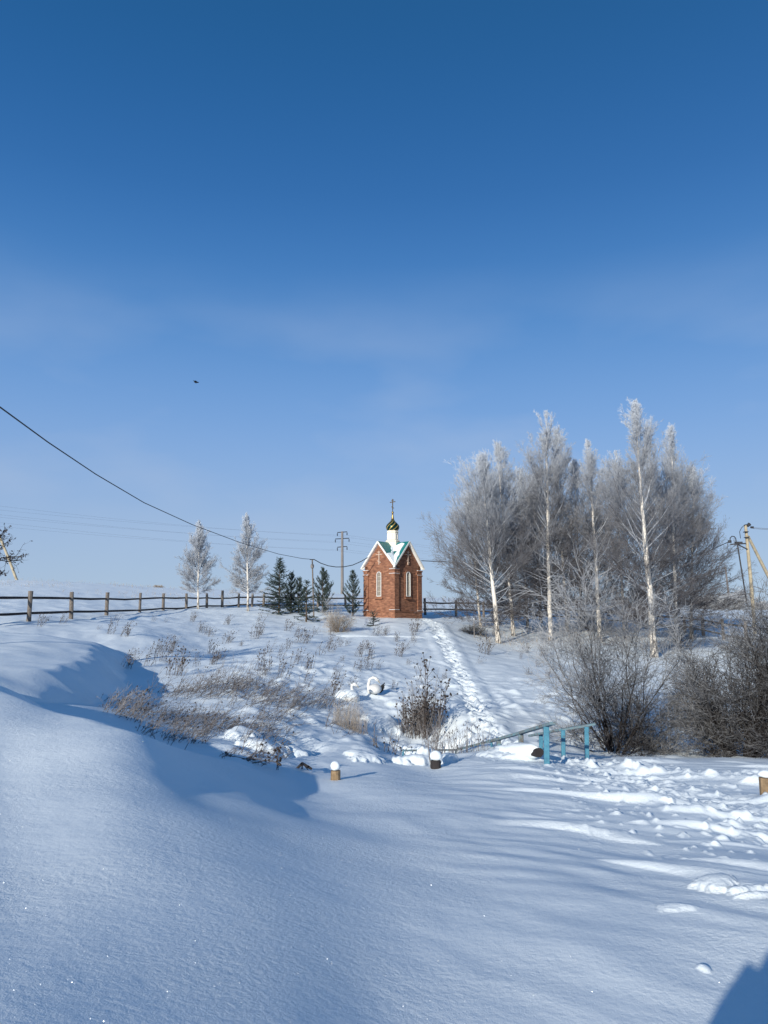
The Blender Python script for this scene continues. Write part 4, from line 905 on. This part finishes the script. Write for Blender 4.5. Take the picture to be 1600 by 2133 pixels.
# ------------------------------------------------------------------ two stork figures, a bird, leafy branches at the left edge
def stork(pts_neck, body, body_rad, tail, beak, label, loc, legs=None):
    root = empty('stork_figure', loc, 0, label, 'garden figure', 'stork figures on the slope'); b = MB()
    b.blob(body, body_rad, RN, 16, 10, .05); m = MB()
    nk = MB(); nk.tube(pts_neck, [.05, .045, .04, .04, .045, .05, .035][:len(pts_neck)], 10); b.v, b.f, off = b.v, b.f, len(b.v); b.add(nk.v, nk.f)
    hd = MB(); hd.blob(pts_neck[-1], (.06, .045, .045), RN, 12, 8, .02); b.add(hd.v, hd.f)
    b.build('body', M['white'], root, loc, True)
    k = MB(); k.tube(beak, [.022, .014, .004], 8); k.build('beak', M['pole_wood'], root, loc)
    if tail:
        t = MB()
        for i, (a, c) in enumerate(tail): t.tube([a, Vector(a).lerp(Vector(c), .5), c], [.045, .04, .008], 6)
        t.build('tail', M['black_plastic'], root, loc)
    if legs:
        l = MB()
        for a, c in legs: l.tube([a, c], [.014, .012], 6)
        l.build('leg', M['iron'], root, loc)
    return root
d = 23.6
r1 = stork([at(769, 1443, d), at(767, 1428, d), at(770, 1415, d), at(777, 1411, d), at(783, 1413, d), at(786, 1416, d)], at(781, 1435, d), (.21, .30, .15), [(at(790, 1436, d), at(802, 1422, d)), (at(791, 1438, d), at(802, 1427, d)), (at(791, 1440, d), at(801, 1432, d)), (at(790, 1442, d), at(799, 1437, d))],
           [at(786, 1415, d), at(790, 1421, d), at(792, 1424, d)], 'white stork figure with an arched neck and black tail standing among the weeds', gp(781, d), [(at(777, 1443, d), at(776, 1468, d)), (at(784, 1443, d), at(785, 1468, d))])
d = 22.6
r2 = stork([at(738, 1450, d), at(736, 1442, d), at(733, 1434, d), at(733, 1427, d), at(739, 1425, d), at(742, 1427, d)], at(727, 1455, d), (.34, .32, .17), None, [at(742, 1427, d), at(746, 1431, d), at(748.5, 1433, d)], 'second stork figure bowed under a thick hump of snow', gp(727, d))
s = MB(); s.blob(at(722, 1450, d), (.36, .34, .20), RN, 18, 10, .06, .3); s.build('snow_cap', M['snow'], r2, gp(727, d), True)
def flying_bird():
    p = at(409, 796, 60); root = empty('bird', p, 0, 'tiny dark bird gliding in the open sky at the left', 'bird'); b = MB()
    b.tube([(-.20, 0, .02), (-.12, 0, .0), (0, 0, 0), (.12, 0, -.02), (.17, 0, -.02), (.21, 0, -.03)], [.015, .045, .06, .05, .04, .008], 8)
    b.build('body', M['bird'], root, None, True); w = MB()
    for sg in (-1, 1): w.add([(-.10, 0, .02), (.09, 0, .02), (.02, sg * .22, .10 + .04 * sg), (-.14, sg * .46, .04 * sg), (-.16, sg * .26, .06), (-.10, 0, .0), (.09, 0, .0), (.02, sg * .22, .085 + .04 * sg), (-.14, sg * .46, .03 * sg), (-.16, sg * .26, .045)], [(0, 1, 2, 3, 4), (9, 8, 7, 6, 5), (0, 5, 6, 1), (1, 6, 7, 2), (2, 7, 8, 3), (3, 8, 9, 4), (4, 9, 5, 0)])
    w.build('wing', M['bird'], root)
flying_bird()
def left_tree():
    d = 21.0; g_ = np.array(gp(-124, d)); root = empty('apple_tree', Vector(g_), 0, 'bare fruit tree with a few shrivelled dark leaves reaching in at the left edge', 'tree'); g = np.random.default_rng(5)
    T = Segs(); top = g_ + [0.25, 0, 1.85]; T.poly([g_ - [0, 0, .3], g_ + [.1, 0, .7], top], [.10, .085, .075]); T.build('trunk', M['dark_twig'], root, 9, g_)
    B = Segs(); leaf = []
    def grow(p, dr, L, r, lev):
        q = [p]; dd = dr
        for i in range(5): dd = norm(dd + g.normal(0, .15, 3) + [0, 0, .05]); q.append(q[-1] + dd * L / 5)
        B.poly(q, np.linspace(r, r * .45, 6))
        if lev < 3:
            for i in range(5 if lev else 7):
                k = g.integers(1, 6); dn = norm(norm(q[k] - q[k - 1]) * .75 + norm(g.normal(0, 1, 3)) * .75 + [0, 0, .12]); grow(q[k], dn, L * g.uniform(.4, .65), r * .5, lev + 1)
        else:
            for i in range(3):
                if g.random() < .45:
                    k = g.integers(1, 6); a = q[k]; e = norm(g.normal(0, 1, 3) + [0, 0, -.7]) * g.uniform(.05, .09); w_ = norm(np.cross(e, g.normal(0, 1, 3))) * .022; leaf.append([a, a + e * .5 + w_, a + e, a + e * .5 - w_])
    for az, el in ((0, .9), (.6, .6), (1.9, .8), (3.0, .8), (-.5, .35), (-1.4, .7), (.1, .3)):
        grow(top, np.array([math.cos(az) * math.cos(el), math.sin(az) * math.cos(el), math.sin(el)]), 1.12, .03, 0)
    B.build('crown', M['dark_twig'], root, 4, g_)
    V = np.array(leaf).reshape(-1, 3) - g_; n = len(leaf); mesh_np('leaves', V, np.arange(4 * n), np.arange(n) * 4, np.full(n, 4), M['dry_leaf'], root)
left_tree()

# ------------------------------------------------------------------ dry weeds
class Weed:
    """one clump of dry stalks"""
    def __init__(s, seed): s.g = np.random.default_rng(seed); s.S = Segs()
    def stalk(s, p, h, lean, leanaz, r=0.005, twigs=6, heads=0.0, curve=0.25, fr=(0.1, 0.5)):
        g = s.g; d = np.array([math.sin(lean) * math.cos(leanaz), math.sin(lean) * math.sin(leanaz), math.cos(lean)]); q = [p - d * .08]
        for i in range(6): d = norm(d + g.normal(0, .06, 3) + np.array([math.cos(leanaz), math.sin(leanaz), -.3]) * curve * lean * i / 6); q.append(q[-1] + d * h / 6)
        s.S.poly(q, np.linspace(r, r * .45, 7), np.linspace(fr[0], fr[1], 6))
        for i in range(twigs):
            k = g.integers(2, 7); ax = norm(q[k] - q[k - 1]); t = norm(ax * .8 + norm(g.normal(0, 1, 3)) * .6); l = h * g.uniform(.08, .26); e = q[k] + t * l; m = (q[k] + e) / 2 + g.normal(0, .01, 3)
            s.S.poly([q[k], m, e], [r * .55, r * .5, r * .35], fr[1] * g.uniform(.6, 1.2))
            if g.random() < heads: s.S.poly([e - t * .008, e + t * .012, e + t * .028], [r * 1.6, r * 3.2, r * 1.2], fr[0])
        if g.random() < heads: s.S.poly([q[-1], q[-1] + d * .02, q[-1] + d * .05], [r * 1.5, r * 3.2, r], fr[0])
def scatter(g, b, n, ru, rd):
    a = g.random(n) * 6.283; q = g.random(n) ** .6; x, y = b[0] + ru * q * np.cos(a), b[1] + rd * q * np.sin(a)
    return np.c_[x, y, gz(x, y)]
def weeds(name, cu, cd, n, ru, rd, h, label, seed, lean=(0, .4), laz=None, r=.005, twigs=6, heads=.15, group=None, mname='weed', fr=(.1, .5), cat='weed', curve=.25, kind=None):
    w = Weed(seed); b = np.array(gp(cu, cd))
    for x, y, z in scatter(w.g, b, n, ru, rd):
        w.stalk(np.array([x, y, z]), h * w.g.uniform(.55, 1.15), w.g.uniform(*lean), (laz + w.g.normal(0, .5)) if laz is not None else w.g.random() * 6.283, r * w.g.uniform(.7, 1.3), twigs, heads, curve, fr)
    o = w.S.build(name, M[mname], None, 3, b); o.location = b
    return tag(o, label, cat, group, kind)
# distinctive clumps
weeds('weed_clump', 878, 19.8, 150, .55, .4, .78, 'dense tall clump of brown weeds standing upright in the middle of the hollow', 1, (0, .18), r=.0075, twigs=9, heads=.3, fr=(.05, .4))
weeds('weed_clump', 872, 20.2, 34, .45, .3, 1.25, 'tall pale stems rising above the dense brown weed clump', 2, (0, .25), r=.0055, twigs=5, heads=.15, fr=(.2, .6))
weeds('thistle', 886, 19.4, 4, .14, .1, 1.72, 'tallest dark thistle with round seed heads above the dense clump', 3, (0, .10), r=.012, twigs=13, heads=1.0, fr=(.0, .1))
weeds('thistle', 908, 19.2, 3, .1, .1, 1.45, 'leaning dark thistle with round seed heads right of the dense clump', 4, (.15, .3), 0.2, r=.011, twigs=11, heads=1.0, fr=(.0, .1))
weeds('grass_tuft', 730, 18.6, 240, .42, .3, .62, 'fluffy tan grass tuft below the bowed stork figure', 5, (0, .4), r=.003, twigs=4, heads=0, mname='straw', fr=(.1, .7))
weeds('thin_stems', 905, 13.7, 11, .07, .07, .95, 'thin bare stems sprouting beside the black charred post', 6, (0, .22), r=.0065, twigs=5, heads=0, fr=(.15, .5), cat='sapling')
weeds('sapling', 580, 11.6, 2, .03, .03, .42, 'little dark sapling with curled leaves left of the bent black branch', 7, (0, .08), r=.007, twigs=10, heads=.5, fr=(0, .1), cat='sapling')
weeds('reed_clump', 955, 16.2, 80, .75, .35, .62, 'row of dry upright stems along the pipe railing', 8, (0, .2), r=.0045, twigs=5, heads=.1, fr=(.2, .6))
weeds('weed_clump', 245, 15.2, 38, .42, .45, .62, 'frosted weed tuft bent over at the left edge of the hollow', 9, (.5, .9), .5, r=.005, twigs=9, heads=.2, fr=(.15, .7))
weeds('weed_clump', 800, 17.0, 14, .5, .3, .55, 'few crossed dark stalks in front of the dense brown clump', 10, (.2, .8), r=.008, twigs=5, heads=.1, fr=(.05, .4))
weeds('weed_clump', 505, 11.6, 10, .45, .4, .5, 'black splayed twigs lying at the foot of the matted weeds', 12, (.8, 1.3), r=.007, twigs=8, heads=.1, fr=(0, .2))
# the matted band of weeds in the hollow: nobody could count it
w = Weed(77)
for (cu, cd, n, ru, rd, h) in [(300, 15.6, 130, .8, 1.2, .55), (370, 15.6, 170, 1.0, 1.4, .5), (440, 16.0, 200, 1.0, 1.6, .5), (500, 15.0, 170, .9, 1.5, .5), (410, 20.5, 200, 1.2, 1.4, .75), (480, 21.0, 240, 1.3, 1.4, .8), (560, 19.5, 200, 1.2, 1.6, .65), (620, 20.0, 190, 1.2, 1.6, .6), (670, 20.5, 130, .9, 1.4, .55), (560, 16.5, 110, 1.0, 1.3, .45), (440, 12.8, 110, .8, .9, .42), (500, 12.6, 80, .7, .8, .4), (345, 13.2, 70, .6, .8, .45), (380, 14.0, 90, .8, .9, .42), (470, 13.4, 90, .7, .9, .4), (530, 13.2, 60, .6, .8, .38), (610, 17.5, 90, .9, 1.2, .5), (250, 16.5, 40, .5, .8, .45), (680, 17.5, 50, .7, .9, .5)]:
    b = np.array(gp(cu, cd))
    for x, y, z in scatter(w.g, b, n, ru, rd):
        if vnoise(np.array([x * .9]), np.array([y * .5]), 93)[0] < -.30 or w.g.random() < .38: continue
        w.stalk(np.array([x, y, z]), h * w.g.uniform(.5, 1.25), w.g.uniform(.3, 1.25), .3 + w.g.normal(0, .8), w.g.uniform(.004, .0068), 5, .03, .3, (.02, .45))
o = w.S.build('matted_weeds', M['weed']); tag(o, 'matted band of frosted brown weeds filling the hollow', 'weeds', kind='stuff')
# single clumps dotted over the slope
g = np.random.default_rng(9)
SPOT = [(283, 26.5), (310, 26), (340, 27), (325, 29), (262, 25), (352, 30), (205, 33), (230, 32), (440, 31), (455, 28.5), (500, 34), (532, 37), (560, 31), (585, 29), (600, 33), (615, 28), (640, 26.5), (632, 36), (668, 31), (690, 33), (708, 36), (712, 30), (745, 32), (760, 35), (655, 41), (540, 42), (600, 41), (765, 28), (770, 31.5), (830, 33), (845, 36), (862, 38), (850, 31), (925, 27.5), (470, 44), (400, 45), (345, 42), (130, 34.8), (85, 33), (860, 41), (800, 41), (1010, 37), (1000, 33), (1085, 36), (1120, 33), (1100, 30), (1128, 38), (1095, 40), (700, 26), (640, 23.5), (590, 24.5), (545, 25.5), (690, 22.8), (1140, 30)]
for k in range(28):
    u_, d_ = g.uniform(240, 870), g.uniform(23, 43)
    if not (380 < u_ < 700 and d_ < 24): SPOT.append((u_, d_))
protos = []
for i, (u, dd) in enumerate(SPOT):
    if i < 6:
        o = weeds('dry_weed', u, dd, 7 + 2 * i, .22, .2, .55 + .05 * (i % 3), 'dry brown weed stalks poking singly through the snow of the slope', 200 + i, (.05, .55), .4, r=.0055, twigs=8, heads=.3, group='dry weeds on the slope', fr=(.05, .4)); protos.append(o)
    else:
        o = protos[i % 6].copy(); COL.objects.link(o); p = gp(u, dd); o.location = p; o.rotation_euler = (0, 0, g.uniform(-.9, .9)); k = g.uniform(.45, 1.35); o.scale = (k, k, k * g.uniform(.8, 1.15))
# straw under the birches and on the plateau
def field_grass(name, label, seed, n, u0, u1, d0, d1, h, r, fr, thr=None):
    w = Weed(seed); u = w.g.uniform(u0, u1, n); dd = w.g.uniform(d0, d1, n); x = (u - 800) / 1600 * dd; zz = gz(x, dd)
    nz = vnoise(x * .12, dd * .09, 91)
    for k in range(n):
        if thr is not None and nz[k] < thr: continue
        w.stalk(np.array([x[k], dd[k], zz[k]]), h * w.g.uniform(.4, 1.2), w.g.uniform(.1, .8), w.g.uniform(0, 6.28), r, 2, 0, .3, fr)
    tag(w.S.build(name, M['straw']), label, 'grass', kind='stuff')
field_grass('grove_grass', 'tawny dry grass under the birches', 88, 1300, 985, 1400, 42.5, 54, .38, .008, (.1, .5))
field_grass('plateau_grass', 'frosted dry grass on the field behind the fence', 89, 3000, -100, 1650, 62, 108, .42, .012, (.2, .7), -.08)

# ------------------------------------------------------------------ the photographer just behind the camera (its shadow lies at the lower right)
def photographer():
    g_ = gz(-.45, -.40)[0]; base = Vector((-.45, -.40, float(g_))); root = empty('person', base, 0, 'person in a dark winter coat standing behind the camera, hands before the chest', 'person')
    H = -base.z + .12
    V = [(0, 0, .53 * H), (0, -.02, .66 * H), (0, -.02, .79 * H), (0, 0, .85 * H), (0, .02, .90 * H), (0, .03, .965 * H)]; E = [(0, 1), (1, 2), (2, 3), (3, 4), (4, 5)]; Rr = [.22, .21, .21, .09, .10, .115]
    for s_ in (-1, 1):
        n = len(V); V += [(s_ * .19, -.01, .80 * H), (s_ * .27, .10, .62 * H), (s_ * .14, .30, .66 * H), (s_ * .10, .36, .68 * H)]; E += [(2, n), (n, n + 1), (n + 1, n + 2), (n + 2, n + 3)]; Rr += [.12, .10, .075, .05]
        n = len(V); V += [(s_ * .10, 0, .47 * H), (s_ * .12, .02, .27 * H), (s_ * .12, -.02, .05 * H), (s_ * .13, .12, .025 * H)]; E += [(0, n), (n, n + 1), (n + 1, n + 2), (n + 2, n + 3)]; Rr += [.12, .085, .065, .05]
        n = len(V); hnd = n - 5
        for k, (dx, dz, L) in enumerate(((-.025, .02, .06), (-.008, .028, .07), (.008, .028, .066), (.022, .02, .052))):
            V.append((s_ * (.10 + dx), .36 + L * .6, .68 * H + dz)); E.append((hnd, len(V) - 1)); Rr.append(.010)
        V.append((s_ * .06, .38, .68 * H + .03)); E.append((hnd, len(V) - 1)); Rr.append(.011)
    me = bpy.data.meshes.new('body'); me.from_pydata(V, E, []); o = bpy.data.objects.new('body', me); COL.objects.link(o); o.parent = root
    m = o.modifiers.new('skin', 'SKIN')
    if not me.skin_vertices: me.attributes.new
    bm = __import__('bmesh').new(); bm.from_mesh(me); L = bm.verts.layers.skin.verify()
    for v, r_ in zip(bm.verts, Rr): v[L].radius = (r_, r_)
    bm.verts.ensure_lookup_table(); bm.verts[0][L].use_root = True; bm.to_mesh(me); bm.free()
    o.modifiers.new('smooth', 'SUBSURF').render_levels = 2; me.materials.append(M['coat'])
photographer()

# ------------------------------------------------------------------ loose frost crystals glinting on the near snow
def crystals():
    g = np.random.default_rng(3); n = 60000; a = R(1) * g.uniform(-34, 34, n); r = np.exp(g.uniform(math.log(2.6), math.log(13), n))
    x, y = r * np.sin(a), r * np.cos(a); c = np.c_[x, y, gz(x, y) + 0.004]
    u = norm(g.normal(0, 1, (n, 3))); v = norm(np.cross(u, g.normal(0, 1, (n, 3)))); s_ = g.uniform(.0004, .0011, n)[:, None]
    V = np.stack([c + u * s_, c + v * s_, c - u * s_, c - v * s_], 1).reshape(-1, 3)
    o = mesh_np('frost_crystals', V, np.arange(4 * n), np.arange(n) * 4, np.full(n, 4), M['ice']); tag(o, 'tiny frost crystals glinting on the near snow', 'ice crystals', kind='stuff')
crystals()
